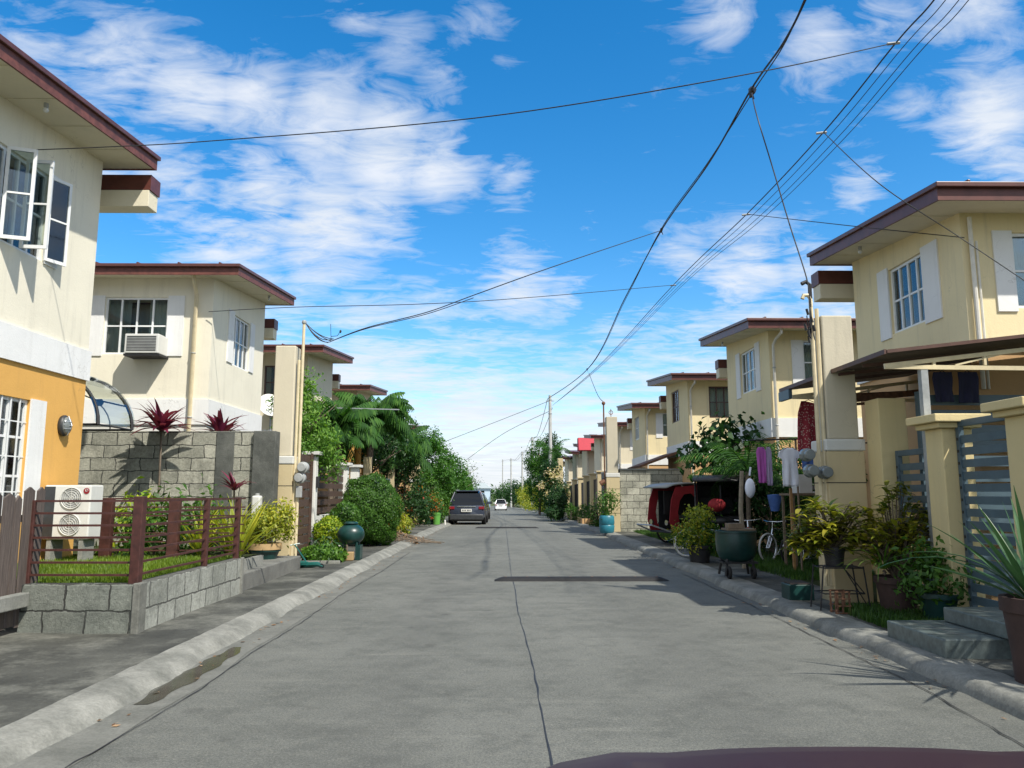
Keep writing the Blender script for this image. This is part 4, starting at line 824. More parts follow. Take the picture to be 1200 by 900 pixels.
m.build('gate_panel', 'gate_blue', dg)
for yy in (24.1, 29.2): m = MB(); m.box(-4.42, -4.2, yy, yy+0.22, 0.05, 2.6); m.build('post', 'pillar', dg)
pc = thing('porch', 'orange brown porch with slim columns and a white eave behind the dark gate', 'porch', (-5.6, 27.0, 0.1))
m = MB(); m.box(-6.4, -4.9, 24.9, 27.9, 3.05, 3.2); m.build('porch_roof', 'white_band', pc); m = MB(); m.box(-6.4, -5.0, 25.0, 27.8, 1.5, 2.1); m.build('parapet', 'tan_wall', pc)
for yy in (25.1, 26.3, 27.5): m = MB(); m.lathe([(0.10, 0.1), (0.09, 1.5), (0.11, 3.04)], (-5.02, yy, 0), 10); m.build('column', 'orange_wall', pc, smooth=True)
for k, (yy, lb) in enumerate(((40.5, 'slim yellow fence post behind the dark car, nearer of two'), (46.0, 'yellow fence post farther along behind the dark car'))):
    m = MB(); m.box(-4.4+gx(yy), -4.1+gx(yy), yy, yy+0.3, gz(yy), 2.6+gz(yy)); m.box(-4.48+gx(yy), -4.02+gx(yy), yy-0.08, yy+0.38, 2.601+gz(yy), 2.7+gz(yy)); tag(m.build('fence_post', 'yellow_cream', bevel=0.01), lb, 'post', 'fence posts on the far left')

# satellite dish
sd_ = thing('satellite_dish', 'white satellite dish on a short mast beside the left pillar', 'satellite dish', (-6.25, 21.6, 3.0)); c0 = at(316, 476, 21.6)
dn = Vector((0.45, -0.75, 0.45)).normalized(); q = dn.to_track_quat('Z', 'Y'); m = MB(); v = []; n = 24
for i in range(6):
    r = 0.34*i/5+0.001; v += [tuple(c0+q@Vector((r*cos(2*pi*k/n), r*1.08*sin(2*pi*k/n), 0.30*r*r/0.34-0.03))) for k in range(n)]
m.add(v, [(i*n+k, i*n+(k+1) % n, (i+1)*n+(k+1) % n, (i+1)*n+k) for i in range(5) for k in range(n)]); m.build('dish', 'white_plastic', sd_, smooth=True, solid=0.012)
m = MB(); m.tube([c0+dn*-0.05, c0+Vector((0, 0.12, -0.2)), Vector((c0.x, 21.72, 2.6))], 0.025, 6); m.build('mast', 'galv', sd_); m = MB(); m.tube([c0+q@Vector((0, -0.34, 0)), c0+dn*0.35], 0.012, 5); m.ball(tuple(c0+dn*0.36), 0.035, 8, 6); m.build('feed_arm', 'galv', sd_)

# ------------------------------------------------------------------ pots and potted plants
def pot(par, p, r, h_, mat, name='pot', rim=True, flare=1.25):
    m = MB(); pr = [(0.001, 0), (r/flare, 0), (r/flare*1.04, h_*0.3), (r*0.97, h_*0.82), (r*1.06, h_*0.83), (r*1.06, h_), (r*0.92, h_), (r*0.9, h_*0.88), (0.001, h_*0.88)]
    m.lathe(pr, p, 24); o = m.build(name, mat, par, smooth=True)
    s_ = MB(); s_.lathe([(0.001, h_*0.885), (r*0.9, h_*0.885), (r*0.5, h_*0.93), (0.001, h_*0.94)], p, 16); s_.build('soil', 'soil', o); return o
t = thing('potted_shrub', 'yellow green leafy shrub in a tan rimmed pot beside the left meter pillar', 'potted plant', (-4.25, 14.25, 0.34)); p = (-4.25, 13.9, 0.34)
pot(t, p, 0.26, 0.16, 'teal_dark', 'pot'); m = MB(); m.lathe([(0.255, 0.162), (0.29, 0.165), (0.29, 0.27), (0.255, 0.27), (0.25, 0.2)], p, 24); m.build('pot_rim', 'tan_pot', t, smooth=True)
foliage('leaves', [(-4.28, 13.9, 0.92, 0.36, 0.35, 0.30), (-4.02, 13.9, 0.85, 0.22, 0.28, 0.24), (-4.08, 13.9, 1.10, 0.30, 0.28, 0.22), (-4.5, 13.9, 0.85, 0.2, 0.25, 0.25)], 2600, 0.075, 'leaf_yellow', t, spread=0.06); s_ = MB(); limbs(s_, (p[0], p[1], 0.55), (p[0]+0.05, p[1], 0.95), 0.02, 6, 0.3); s_.build('stem', 'bark', t)
# round planter ball on a stand
t = thing('fish_planter', 'round dark green ball planter with a brick box in front, by the left kerb', 'planter', (-3.25, 16.6, 0.1))
m = MB(); m.ball((-3.27, 16.6, 0.62), 0.29, 24, 14, (1, 0.9, 0.78)); m.lathe([(0.12, 0.83), (0.15, 0.85), (0.12, 0.88), (0.05, 0.86)], (-3.27, 16.6, 0), 16); m.build('planter_bowl', 'teal_dark', t, smooth=True)
m = MB()
for dx, dy in ((-.16, -.1), (.16, -.1), (.16, .12), (-.16, .12)): m.tube([(-3.27+dx, 16.6+dy, 0.1), (-3.27+dx*0.9, 16.6+dy, 0.46)], 0.03, 6)
m.build('stand', 'teal_dark', t); m = MB(); m.box(-3.14, -3.04, 16.45, 16.75, 0.1, 0.4); m.build('side_plate', 'teal_dark', t); m = MB(); m.box(-3.42, -3.16, 16.3, 16.46, 0.1, 0.27); m.build('brick_box', 'tan_pot', t, bevel=0.01)
# teal ride-on toy by the pillar
t = thing('ride_on_toy', 'small teal wheeled toy with a slanted handle lying by the left pillar', 'toy', (-3.75, 14.75, 0.1)); m = MB()
m.tube([(-3.9, 14.9, 0.16), (-3.72, 14.75, 0.15), (-3.5, 14.7, 0.17), (-3.38, 14.7, 0.13)], [0.05, 0.055, 0.045, 0.03], 8); m.lathe([(0.001, .0), (0.12, .0), (0.13, .05), (0.04, .07)], (-3.82, 14.75, 0.16), 14); m.build('toy_body', 'teal', t, smooth=True)
m = MB(); m.tube([(-3.72, 14.75, 0.2), (-3.98, 14.85, 0.52)], 0.013, 6); m.tube([(-4.06, 14.8, 0.51), (-3.90, 14.9, 0.54)], 0.012, 6); m.build('handle', 'teal', t)
for c_ in ((-3.42, 14.68, 0.14), (-3.86, 14.66, 0.14), (-3.84, 14.92, 0.14)): m = MB(); m.ring(c_, 0.035, 0.014, 'y', 14, 6); m.build('wheel', 'black', t)

# hedges and shrubs on the left
def shrub(name, label, blobs, n, size, mat, group=None, cat='bush', trunk=True, spread=None, core=True, extra=None):
    b = blobs[0]; z0 = min(q[2]-q[5] for q in blobs); z0 = max(z0-0.05, 0.02+gz(b[1])-0.0); t = thing(name, label, cat, (b[0], b[1], z0), group)
    foliage('leaves', blobs, n, size, mat, t, spread=spread or size*0.8)
    if trunk:
        m = MB(); limbs(m, (b[0], b[1], gz(b[1])+0.05), (b[0], b[1], b[2]+b[5]*0.3), 0.04+0.02*b[5], 7, b[3]*0.7); m.build('stem', 'bark', t)
    if extra: foliage('flowers', blobs, extra[0], extra[1], extra[2], t, spread=size*0.8)
    return t
def clipped(name, label, c, r, n, size, mat, group=None, egg=0.0):
    # a closely clipped bush: leaves in a dense shell over a dark twiggy inside
    t = thing(name, label, 'bush', (c[0], c[1], 0.1), group); d = rng.normal(size=(n, 3)); d /= np.linalg.norm(d, axis=1)[:,None]
    bumpy = 1+0.06*np.sin(d[:,0]*5+d[:,2]*4+c[1])+0.05*np.sin(d[:,1]*8+d[:,2]*6)+0.035*np.sin(d[:,0]*13+d[:,2]*11)+rng.normal(size=n)*0.016-0.10*(rng.random(n) < .25)
    rr = np.array(r)*(bumpy)[:,None]; P = np.array(c)+d*rr; P[:,0] += egg*(P[:,2]-c[2]); P[:,2] = np.maximum(P[:,2], 0.12)
    Nn = d+rng.normal(size=(n, 3))*0.55; Nn /= np.linalg.norm(Nn, axis=1)[:,None]; a = rng.normal(size=(n, 3)); a[:,2] += 0.5; A = a-Nn*(a*Nn).sum(1)[:,None]; A /= np.linalg.norm(A, axis=1)[:,None]; B = np.cross(Nn, A)
    s_ = size*rng.uniform(.7, 1.3, n)[:,None]; V = np.stack([P, P+A*s_*.5+B*s_*.28, P+A*s_, P+A*s_*.5-B*s_*.28], 1).reshape(-1, 3); npmesh('leaves', V, np.arange(4*n).reshape(n, 4), mat, t)
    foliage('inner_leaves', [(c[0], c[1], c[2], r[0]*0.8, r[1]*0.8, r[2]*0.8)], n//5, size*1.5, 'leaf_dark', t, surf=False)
    m = MB(); limbs(m, (c[0], c[1], 0.08), (c[0], c[1], c[2]+r[2]*.4), 0.035, 9, r[0]*0.6); m.build('stem', 'bark', t); return t
GB = 'clipped bushes by the left kerb'
clipped('round_bush', 'largest clipped egg shaped green bush by the left kerb', (-3.62, 21.0, 1.02), (0.78, 0.85, 0.93), 24000, 0.058, 'leaf_green', GB, -0.12)
clipped('round_bush', 'middle sized round dark green bush between the yellow one and the largest', (-3.66, 18.0, 0.93), (0.36, 0.34, 0.33), 4500, 0.05, 'leaf_green', GB)
clipped('round_bush', 'yellow topped clipped bush beside the white post', (-3.86, 17.2, 0.62), (0.32, 0.32, 0.34), 4600, 0.055, 'leaf_lime', GB)
clipped('round_bush', 'low spreading lighter green mound at the foot of the white post', (-3.72, 16.1, 0.22), (0.42, 0.36, 0.20), 3200, 0.07, 'leaf_bright', GB)
kb = MB(); kb.box(-4.1, -3.3, 15.68, 15.75, 0.08, 0.15); tag(kb.build('bed_edging', 'cap_concrete', bevel=0.01), kind='structure')
# bright leafy tree behind the pillar
t = thing('leafy_tree', 'bright green small leaved tree just behind the left meter pillar', 'tree', (-5.0, 17.6, 0.1)); m = MB(); limbs(m, (-5.0, 17.6, 0.08), (-4.8, 17.7, 3.2), 0.07, 9, 0.9); m.build('trunk', 'bark', t)
foliage('crown', [(-4.75, 17.6, 3.2, 0.55, 0.6, 0.85), (-4.4, 17.7, 2.7, 0.6, 0.6, 0.55), (-4.75, 17.5, 3.85, 0.4, 0.45, 0.40), (-4.2, 17.9, 2.15, 0.5, 0.5, 0.35), (-4.7, 17.5, 2.3, .5, .6, .4)], 7500, 0.095, 'leaf_bright', t, spread=0.11)
# palms
def palm(name, label, p, zt_, nfr, ln, leaf, mat='leaf_palm', group=None, droop=(1.4, 2.4), el=(0.2, 1.35), trunk_r=0.07, n=26, w=0.035, stems=1, hang=0.3):
    t = thing(name, label, 'palm', p, group)
    m = MB(); st_ = MB(); tr = MB()
    for s_ in range(stems):
        dx, dy = (random.uniform(-.35, .35), random.uniform(-.35, .35)) if stems > 1 else (0, 0); zt2 = zt_-(random.uniform(0, 1.0) if stems > 1 else 0)
        tr.tube([(p[0], p[1], p[2]), (p[0]+dx*0.6, p[1]+dy*0.6, (p[2]+zt2)/2), (p[0]+dx, p[1]+dy, zt2)], [trunk_r*1.2, trunk_r, trunk_r*0.8], 8)
        for i in range(nfr):
            az = i*2.399+random.uniform(-.3, .3)+s_; k = (i+0.5)/nfr; frond(m, (p[0]+dx, p[1]+dy, zt2), az, ln*random.uniform(.8, 1.1), el[0]+(el[1]-el[0])*k, random.uniform(*droop), leaf, n, w, st_, hang)
    m.build('fronds', mat, t); st_.build('frond_stems', 'leaf_palm', t); tr.build('trunk', 'bark', t); return t
GP = 'drooping palms on the left'
palm('palm_tree', 'drooping dark palm nearest the bright leafy tree, fronds over the white fence', (-5.1, 23.0, 0.1), 4.0, 17, 1.6, 0.5, group=GP, stems=3, hang=1.0, w=0.10, n=17)
palm('palm_tree', 'tallest drooping palm in the middle of the left clump', (-4.75, 26.0, 0.1), 4.3, 17, 1.75, 0.55, group=GP, stems=3, hang=1.0, w=0.10, n=17)
palm('palm_tree', 'drooping palm at the street end of the left clump', (-4.5, 30.5, 0.1), 3.9, 17, 1.75, 0.55, group=GP, stems=3, hang=1.1, w=0.10, n=17)
t = thing('hanging_tree', 'dense dark tree crown hanging behind the left palms', 'tree', (-5.2, 28.5, 0.1)); m = MB(); limbs(m, (-5.2, 28.5, 0.05), (-5.0, 28.5, 3.4), 0.11, 8, 1.2); m.build('trunk', 'bark', t)
foliage('crown', [(-5.4, 27.5, 3.4, 1.3, 1.2, 1.0), (-4.6, 29.5, 3.3, 1.1, 1.2, 1.1), (-4.3, 31.5, 3.2, 1.0, 1.0, 1.1), (-5.9, 25.5, 3.3, 1.0, 1, .8), (-4.3, 33.0, 3.6, .8, .8, .7)], 9000, 0.16, 'leaf_dark', t, spread=0.2)
# sticks / wires of a clothes arbor: thin white bar sticking out of the palms
ub = MB(); a = at(392, 478, 23); b = at(468, 480, 23); ub.bar(a, b, 0.03); tag(ub.build('curtain_pole', 'galv'), 'thin pale bar held level across the dark palm fronds', 'pole')
# mid and far shrubs left
shrub('shrub', 'dark bush with orange and red flowers behind the largest round bush', [(-4.15, 32.0, 1.6, 0.75, 0.9, 1.2), (-3.7, 33.5, 0.9, 0.6, 0.8, 0.75), (-4.3, 30, 2.4, .6, .8, .6)], 4200, 0.14, 'leaf_dark', 'flowering shrubs on the left', extra=(160, 0.16, 'petal_orange'))
shrub('shrub', 'low yellow and green bush just past the largest round bush', [(-3.65, 25.6, 0.55, 0.38, 0.5, 0.42), (-3.6, 26.6, 0.4, 0.35, 0.5, 0.35)], 1700, 0.11, 'leaf_yellow', 'flowering shrubs on the left', extra=(60, 0.12, 'petal_orange'))
shrub('shrub', 'green leafy bush with a red flowering top, left of the dark car', [(-3.9, 36.5, 1.3, 0.75, 0.9, 1.1), (-3.4, 38.5, 0.9, 0.6, 0.7, 0.8)], 3600, 0.14, 'leaf_green', 'flowering shrubs on the left', extra=(50, 0.15, 'petal_orange'))
shrub('bamboo_bush', 'tall feathery bright green bush rising left of the dark car', [(-3.6, 41.0, 2.6, 0.85, 1.0, 1.6), (-3.1, 43.0, 2.2, 0.8, 1.0, 1.4), (-4.1, 40.0, 3.2, 0.8, 0.9, 1.3), (-3.95, 41, 4.1, .5, .6, .7), (-2.75, 45, 1.7, .7, .8, 1.1)], 12000, 0.17, 'leaf_bamboo', None, 'bush', spread=0.15)
t = thing('sparse_tree', 'thin almost leafless tree standing just left of the far road end', 'tree', T(-3.0, 58, 0)); m = MB(); limbs(m, T(-3.0, 58, 0), T(-2.9, 58, 3.6), 0.05, 10, 1.0); m.build('trunk', 'bark_pale', t); foliage('crown', [(*T(-2.9, 58, 3.3), 1.0, 1.0, 1.1)], 420, 0.16, 'leaf_green', t, spread=0.3, surf=False)
for (x, y, r, col, lb) in ((-3.55, 36.6, 0.24, 'teal_dark', 'dark teal plant pot, left of the bright green bin by the far left kerb'), (-3.2, 36.4, 0.20, 'lime_plastic', 'bright green plastic bin by the far left kerb')):
    t = thing('plant_pot', lb, 'pot', (x, y, 0.02), 'pots by the far left kerb'); pot(t, (x, y, 0.02), r, 0.55, col); 
    if col == 'teal_dark': foliage('leaves', [(x, y, 0.95, 0.4, 0.4, 0.35)], 500, 0.12, 'petal_orange', t)
m = MB(); m.lathe([(0.05, 0), (0.04, 0.25), (0.0, 0.3)], (-2.85, 37.0, -0.08), 8); tag(m.build('marker_stump', 'white_wall'), 'small white stump on the kerb behind the dark car', 'post')
# heap of cut branches over the left kerb
t = thing('branch_heap', 'heap of cut brown branches and dry leaves spilling over the left kerb', 'branches', (-3.3, 23.4, 0.05)); m = MB()
for k in range(60):
    x = random.uniform(-4.0, -2.5); y = random.uniform(22.4, 24.2); h_ = 0.28*max(0, 1-abs(x+3.5)/0.9); a_ = random.uniform(-.6, .6); l = random.uniform(0.3, 0.9); m.tube([(x, y, 0.1+h_*random.random()), (x+l*cos(a_), y+l*sin(a_)*0.5, 0.03+h_*random.random()*0.6)], 0.010, 4)
m.build('branches', 'bark', t); P = lambda n: np.stack([rng.normal(-3.35, 0.45, n), rng.uniform(22.3, 24.4, n), 0.02+np.abs(rng.normal(0, .09, n))], 1)
foliage('dry_leaves', [(-3.5, 23.3, 0.14, 0.6, 0.9, 0.16), (-2.7, 23.0, 0.05, 0.6, 0.4, 0.06)], 1500, 0.09, 'litter', t, surf=False, spread=0.1)
# grey edging bed under the heap
m = MB(); m.box(-4.1, -3.25, 21.9, 22.0, 0.08, 0.22); tag(m.build('bed_edging', 'cap_concrete', bevel=0.01), kind='structure')
# litter of leaves along the gutters
n = 420; P = np.concatenate([np.stack([rng.normal(-2.62, .06, n//2), rng.uniform(5, 34, n//2), np.full(n//2, 0.012)], 1), np.stack([rng.normal(3.40, .06, n//2), rng.uniform(5, 34, n//2), np.full(n//2, 0.012)], 1)])
az = rng.uniform(0, 6.28, n); s_ = rng.uniform(0.012, 0.035, n)[:, None]; A = np.stack([np.cos(az), np.sin(az), rng.uniform(-.1, .3, n)], 1); B = np.stack([-np.sin(az), np.cos(az), rng.uniform(-.1, .3, n)], 1)
V = np.stack([P-A*s_, P+B*s_*.5, P+A*s_, P-B*s_*.5], 1).reshape(-1, 3); V[:, 2] = np.maximum(V[:, 2], 0.007); tag(npmesh('leaf_litter', V, np.arange(4*n).reshape(n, 4), 'litter'), 'scattered dry leaf litter along both gutters', 'litter', kind='stuff')

# ------------------------------------------------------------------ right side: gate, carport, steps
t = thing('carport_roof', 'dark corrugated carport roof on a cream steel truss, in front of the near right house', 'carport', (5.4, 10.4, 0.1))
m = MB(); cz = lambda x: 3.10+0.115*(x-4.4)
m.box(4.40, 6.42, 8.7, 12.1, 0, 0.03, lambda x, y, z: (x, y, cz(x)+z)); m.box(6.425, 9.6, 8.7, 10.36, 0, 0.03, lambda x, y, z: (x, y, cz(x)+z)); m.build('roof_sheet', 'corrugated', t)
m = MB(); m.box(4.37, 4.395, 8.68, 12.12, 3.08, 3.135); m.box(4.40, 9.6, 8.67, 8.695, 0, 0.04, lambda x, y, z: (x, y, cz(x)+z-0.01)); m.build('eave_trim', 'brown_frame', t); m = MB(); m.box(4.365, 4.42, 11.7, 12.14, 2.93, 3.075); m.build('end_plate', 'gate_blue', t)
m = MB()
for y in (8.8, 11.7):
    e_ = 9.4 if y < 9 else 6.42; m.bar((4.42, y, 2.96), (e_, y, cz(e_)-.13), 0.035, 0.05); m.bar((4.42, y, 2.95), (e_, y, 2.90), 0.03, 0.05)
    for x in (5.0, 5.6, 6.2): m.bar((x, y, 2.97), (x, y, 2.98+0.12*(x-4.4)), 0.03)
    m.bar((5.25, y, 2.97), (6.0, y, 3.15), 0.02)
m.build('truss', 'pipe_cream', t); m = MB()
for y in (9.4, 10.1, 10.9): m.bar((4.45, y, 3.06), (6.42, y, 3.28), 0.03, 0.04)
m.build('purlins', 'brown_frame', t); 
for (x, y) in ((4.88, 8.83), (4.9, 11.7)): m = MB(); m.box(x-0.04, x+0.04, y-0.04, y+0.04, 0.1, 2.94); m.build('post', 'galv', t)
# back of the carport: clutter in the dark
m = MB(); m.bar((4.75, 11.2, 2.9), (6.3, 11.4, 3.0), 0.07, 0.05); m.bar((4.6, 10.9, 2.78), (6.2, 11.3, 2.98), 0.05, 0.09); m.bar((4.8, 10.7, 2.72), (5.9, 11.4, 2.86), 0.06, 0.04); tag(m.build('timber_bundle', 'rust'), 'bundle of reddish brown timbers stored under the carport roof', 'timber')
def gpillar(x0, x1, y0, y1, zt_, cap, label):
    t = thing('gate_pillar', label, 'pillar', ((x0+x1)/2, (y0+y1)/2, 0.1), 'yellow gate pillars on the right'); m = MB(); m.box(x0, x1, y0, y1, 0.05, zt_); m.build('shaft', 'gate_pillar', t, bevel=0.012)
    if cap:
        m = MB(); m.box(x0-0.07, x1+0.07, y0-0.07, y1+0.07, zt_+0.002, zt_+0.06); m.box(x0-0.14, x1+0.14, y0-0.14, y1+0.14, zt_+0.062, zt_+0.15); m.build('cap', 'gate_pillar', t, bevel=0.01)
    return t
gpillar(4.78, 5.14, 9.75, 10.12, 2.70, False, 'plain flat topped yellow pillar right of the meter pillar')
gpillar(4.80, 5.14, 8.40, 8.74, 2.20, True, 'yellow pillar with a wide stepped cap between the two grey gates')
gpillar(4.85, 5.20, 7.05, 7.40, 2.22, True, 'yellow capped pillar cut off by the right edge of the picture')
def gate(y0, y1, zt_, label, n):
    t = thing('slatted_gate', label, 'gate', (4.95, (y0+y1)/2, 0.2), 'blue grey slatted steel gates'); m = MB(); x = 4.97
    m.box(x-0.03, x+0.03, y0, y0+0.06, 0.22, zt_); m.box(x-0.03, x+0.03, y1-0.06, y1, 0.22, zt_); m.box(x-0.028, x+0.028, y0+0.06, y1-0.06, zt_-0.07, zt_); m.box(x-0.028, x+0.028, y0+0.06, y1-0.06, 0.22, 0.29); m.build('gate_frame', 'gate_blue', t, bevel=0.004)
    for k in range(n):
        z = 0.33+(zt_-0.45)*k/n; m = MB(); m.box(x-0.015, x+0.015, y0+0.05, y1-0.05, z, z+(zt_-0.45)/n*0.64); m.build('slat', 'gate_blue', t)
    m = MB()
    for k in range(n): m.box(x-0.036, x-0.031, y1-0.045, y1-0.015, 0.36+(zt_-0.45)*k/n, 0.39+(zt_-0.45)*k/n)
    m.build('rivets', 'black', t)
gate(8.76, 9.72, 2.02, 'narrow blue grey slatted gate between the flat topped and the wide capped pillars', 12); gate(7.42, 8.38, 2.28, 'wide blue grey slatted gate at the right edge of the picture', 14)
t = thing('slatted_screen', 'dark blue grey slatted screen inside the gates, under the carport', 'screen', (5.9, 10.2, 0.1)); m = MB()
for k in range(13): m.box(5.2, 8.8, 9.5, 9.53, 0.3+k*0.19, 0.3+k*0.19+0.13)
m.build('slats', 'gate_blue', t); m = MB(); m.box(5.15, 5.199, 9.48, 9.55, 0.1, 2.75); m.build('screen_post', 'gate_blue', t)
t = thing('entrance_steps', 'two broad grey tiled entrance steps by the right kerb', 'steps', (4.3, 7.0, 0.1)); m = MB(); m.box(3.74, 4.40, 6.75, 7.75, 0.05, 0.26); m.build('lower_step', 'tile', t, bevel=0.012); m = MB(); m.box(4.25, 4.84, 6.5, 7.65, 0.265, 0.40); m.box(4.405, 4.84, 6.5, 7.65, 0.05, 0.262); m.build('upper_step', 'tile', t, bevel=0.012)
m = MB()
for k in range(1, 4): m.box(3.73, 4.25, 6.75+k*0.25-0.004, 6.75+k*0.25+0.004, 0.262, 0.2635)
m.box(3.98, 3.988, 6.76, 7.74, 0.262, 0.2632)
for k in range(1, 4): m.box(4.26, 4.83, 6.5+k*0.28-0.004, 6.5+k*0.28+0.004, 0.402, 0.4035)
m.build('tile_joints', 'cap_concrete', t)
# plants around the pillar
t = thing('potted_agave', 'large spiky agave like plant in a dark pot at the right edge by the kerb', 'potted plant', (3.98, 5.9, 0.1)); pc_ = (4.0, 5.9, 0.1); pot(t, pc_, 0.24, 0.62, 'terracotta'); m = MB()
for i in range(38):
    az = i*2.399; k = i/38; v, f = strap((pc_[0]+0.04*cos(az), pc_[1]+0.04*sin(az), 0.66), az, 0.35+1.1*k+random.uniform(-.1, .1), random.uniform(0.75, 1.0), 0.062, random.uniform(0.1, 0.5)*(1.3-k), fold=0.35, seg=8); m.add(v, f)
v, f = strap((3.95, 5.9, 0.70), pi*0.93, 0.75, 1.25, 0.05, 1.4, fold=0.3); m.add(v, f); v, f = strap((3.95, 5.95, 0.70), pi*0.78, 0.85, 1.2, 0.05, 1.6, fold=0.3); m.add(v, f); m.build('leaves', 'leaf_agave', t, smooth=True)
def leafy(name, label, cat, base, blobs, n, size, mat, group=None, potr=None, potmat='terracotta', poth=0.4, droop_leaf=True, asp=0.42):
    """whorls of broad drooping leaves on stems"""
    t = thing(name, label, cat, base, group); zb_ = base[2]
    if potr: pot(t, base, potr, poth, potmat); zb_ += poth*0.9
    st_ = MB(); m = MB(); C = blobs
    for i in range(n):
        b = random.choice(C); d = Vector((random.gauss(0, 1), random.gauss(0, 1), random.gauss(0, 1))).normalized(); r = random.uniform(0.45, 1.0); tip = Vector((b[0]+d.x*b[3]*r, b[1]+d.y*b[4]*r, b[2]+d.z*b[5]*r))
        mid = Vector((base[0], base[1], zb_)).lerp(tip, 0.6)+Vector((0, 0, 0.08)); st_.tube([(base[0], base[1], zb_), mid, tip], [0.012, 0.008, 0.005], 4)
        for q in range(7):
            az = q*2.399+random.random(); v, f = strap(tip-Vector((0, 0, 0.02*q)), az, random.uniform(-0.1, 0.9), size*random.uniform(.7, 1.15), size*asp, random.uniform(0.6, 1.6), seg=5, fold=0.18); m.add(v, f)
    m.build('leaves', mat, t, smooth=True); st_.build('stems', 'bark', t); return t
leafy('croton_plant', 'yellow green broad leaved croton on a black wire stand before the meter pillar', 'potted plant', (4.02, 9.55, 0.62), [(3.88, 9.5, 1.22, 0.42, 0.32, 0.30), (4.22, 9.45, 1.12, 0.38, 0.28, 0.28), (3.72, 9.5, 1.0, .28, .25, .22)], 85, 0.17, 'leaf_croton', 'potted plants by the right gate', 0.13, 'black', 0.22)
leafy('leafy_plant', 'tall green leafy plant in a big dark brown pot left of the capped pillar', 'potted plant', (4.62, 9.25, 0.1), [(4.66, 9.2, 1.28, 0.36, 0.3, 0.38), (4.42, 9.2, 1.02, .36, .28, .32), (4.84, 9.0, 0.95, .30, .25, .38)], 85, 0.155, 'leaf_croton', 'potted plants by the right gate', 0.24, 'terracotta', 0.42)
strap_plant('spider_plant', 'grassy spider plant with long arching leaves beside the tall leafy plant', 'plant', (4.42, 9.15, 0.55), 46, 0.62, 0.022, 'leaf_bright', (0.5, 1.4), (0.8, 2.0), 0.05, 'potted plants by the right gate')
t = thing('fern_pot', 'small green plant spilling from a low dark pot at the foot of the capped pillar', 'potted plant', (4.78, 8.75, 0.1), 'potted plants by the right gate'); pot(t, (4.72, 8.55, 0.1), 0.2, 0.32, 'teal_dark'); foliage('leaves', [(4.72, 8.55, 0.6, 0.33, 0.28, 0.22)], 900, 0.09, 'leaf_green', t)
t = thing('plant_stand', 'black wire plant stand with crossed legs holding the croton', 'stand', (4.05, 9.55, 0.1)); m = MB()
for (a, b) in (((3.82, 9.4), (4.3, 9.4)), ((3.82, 9.7), (4.3, 9.7)), ((3.82, 9.4), (3.82, 9.7)), ((4.3, 9.4), (4.3, 9.7))):
    for z in (0.3, 0.6): m.tube([(a[0], a[1], z), (b[0], b[1], z)], 0.008, 5)
for x, y in ((3.82, 9.4), (4.3, 9.4), (3.82, 9.7), (4.3, 9.7)): m.tube([(x+(0.06 if x > 4 else -0.06), y, 0.1), (x, y, 0.62)], 0.010, 5)
m.tube([(4.06, 9.4, 0.61), (4.3, 9.4, 0.3)], 0.007, 4); m.tube([(4.06, 9.4, 0.61), (4.36, 9.4, 0.1)], 0.007, 4); m.build('stand_frame', 'black', t); m = MB(); m.box(3.86, 4.26, 9.44, 9.66, 0.605, 0.615); m.build('stand_shelf', 'black', t)
t = thing('low_planter', 'low square dark teal planter on the sidewalk left of the plant stand', 'planter', (3.95, 10.6, 0.1)); m = MB(); m.box(3.72, 4.05, 10.3, 10.6, 0.1, 0.30); m.build('planter_box', 'teal_dark', t, bevel=0.01); m = MB(); m.box(3.75, 4.02, 10.33, 10.57, 0.301, 0.31); m.build('soil', 'soil', t)
t = thing('crate', 'small upright wire crate on the ground below the croton', 'crate', (3.9, 9.2, 0.1)); m = MB()
for x in (3.84, 3.92, 4.0): m.box(x-0.008, x+0.008, 9.14, 9.16, 0.1, 0.36); m.box(x-0.008, x+0.008, 9.28, 9.30, 0.1, 0.36)
for z in (0.11, 0.19, 0.27, 0.35): m.box(3.83, 4.01, 9.125, 9.139, z, z+0.012); m.box(3.83, 4.01, 9.301, 9.315, z, z+0.012)
m.build('crate_body', 'rust', t)

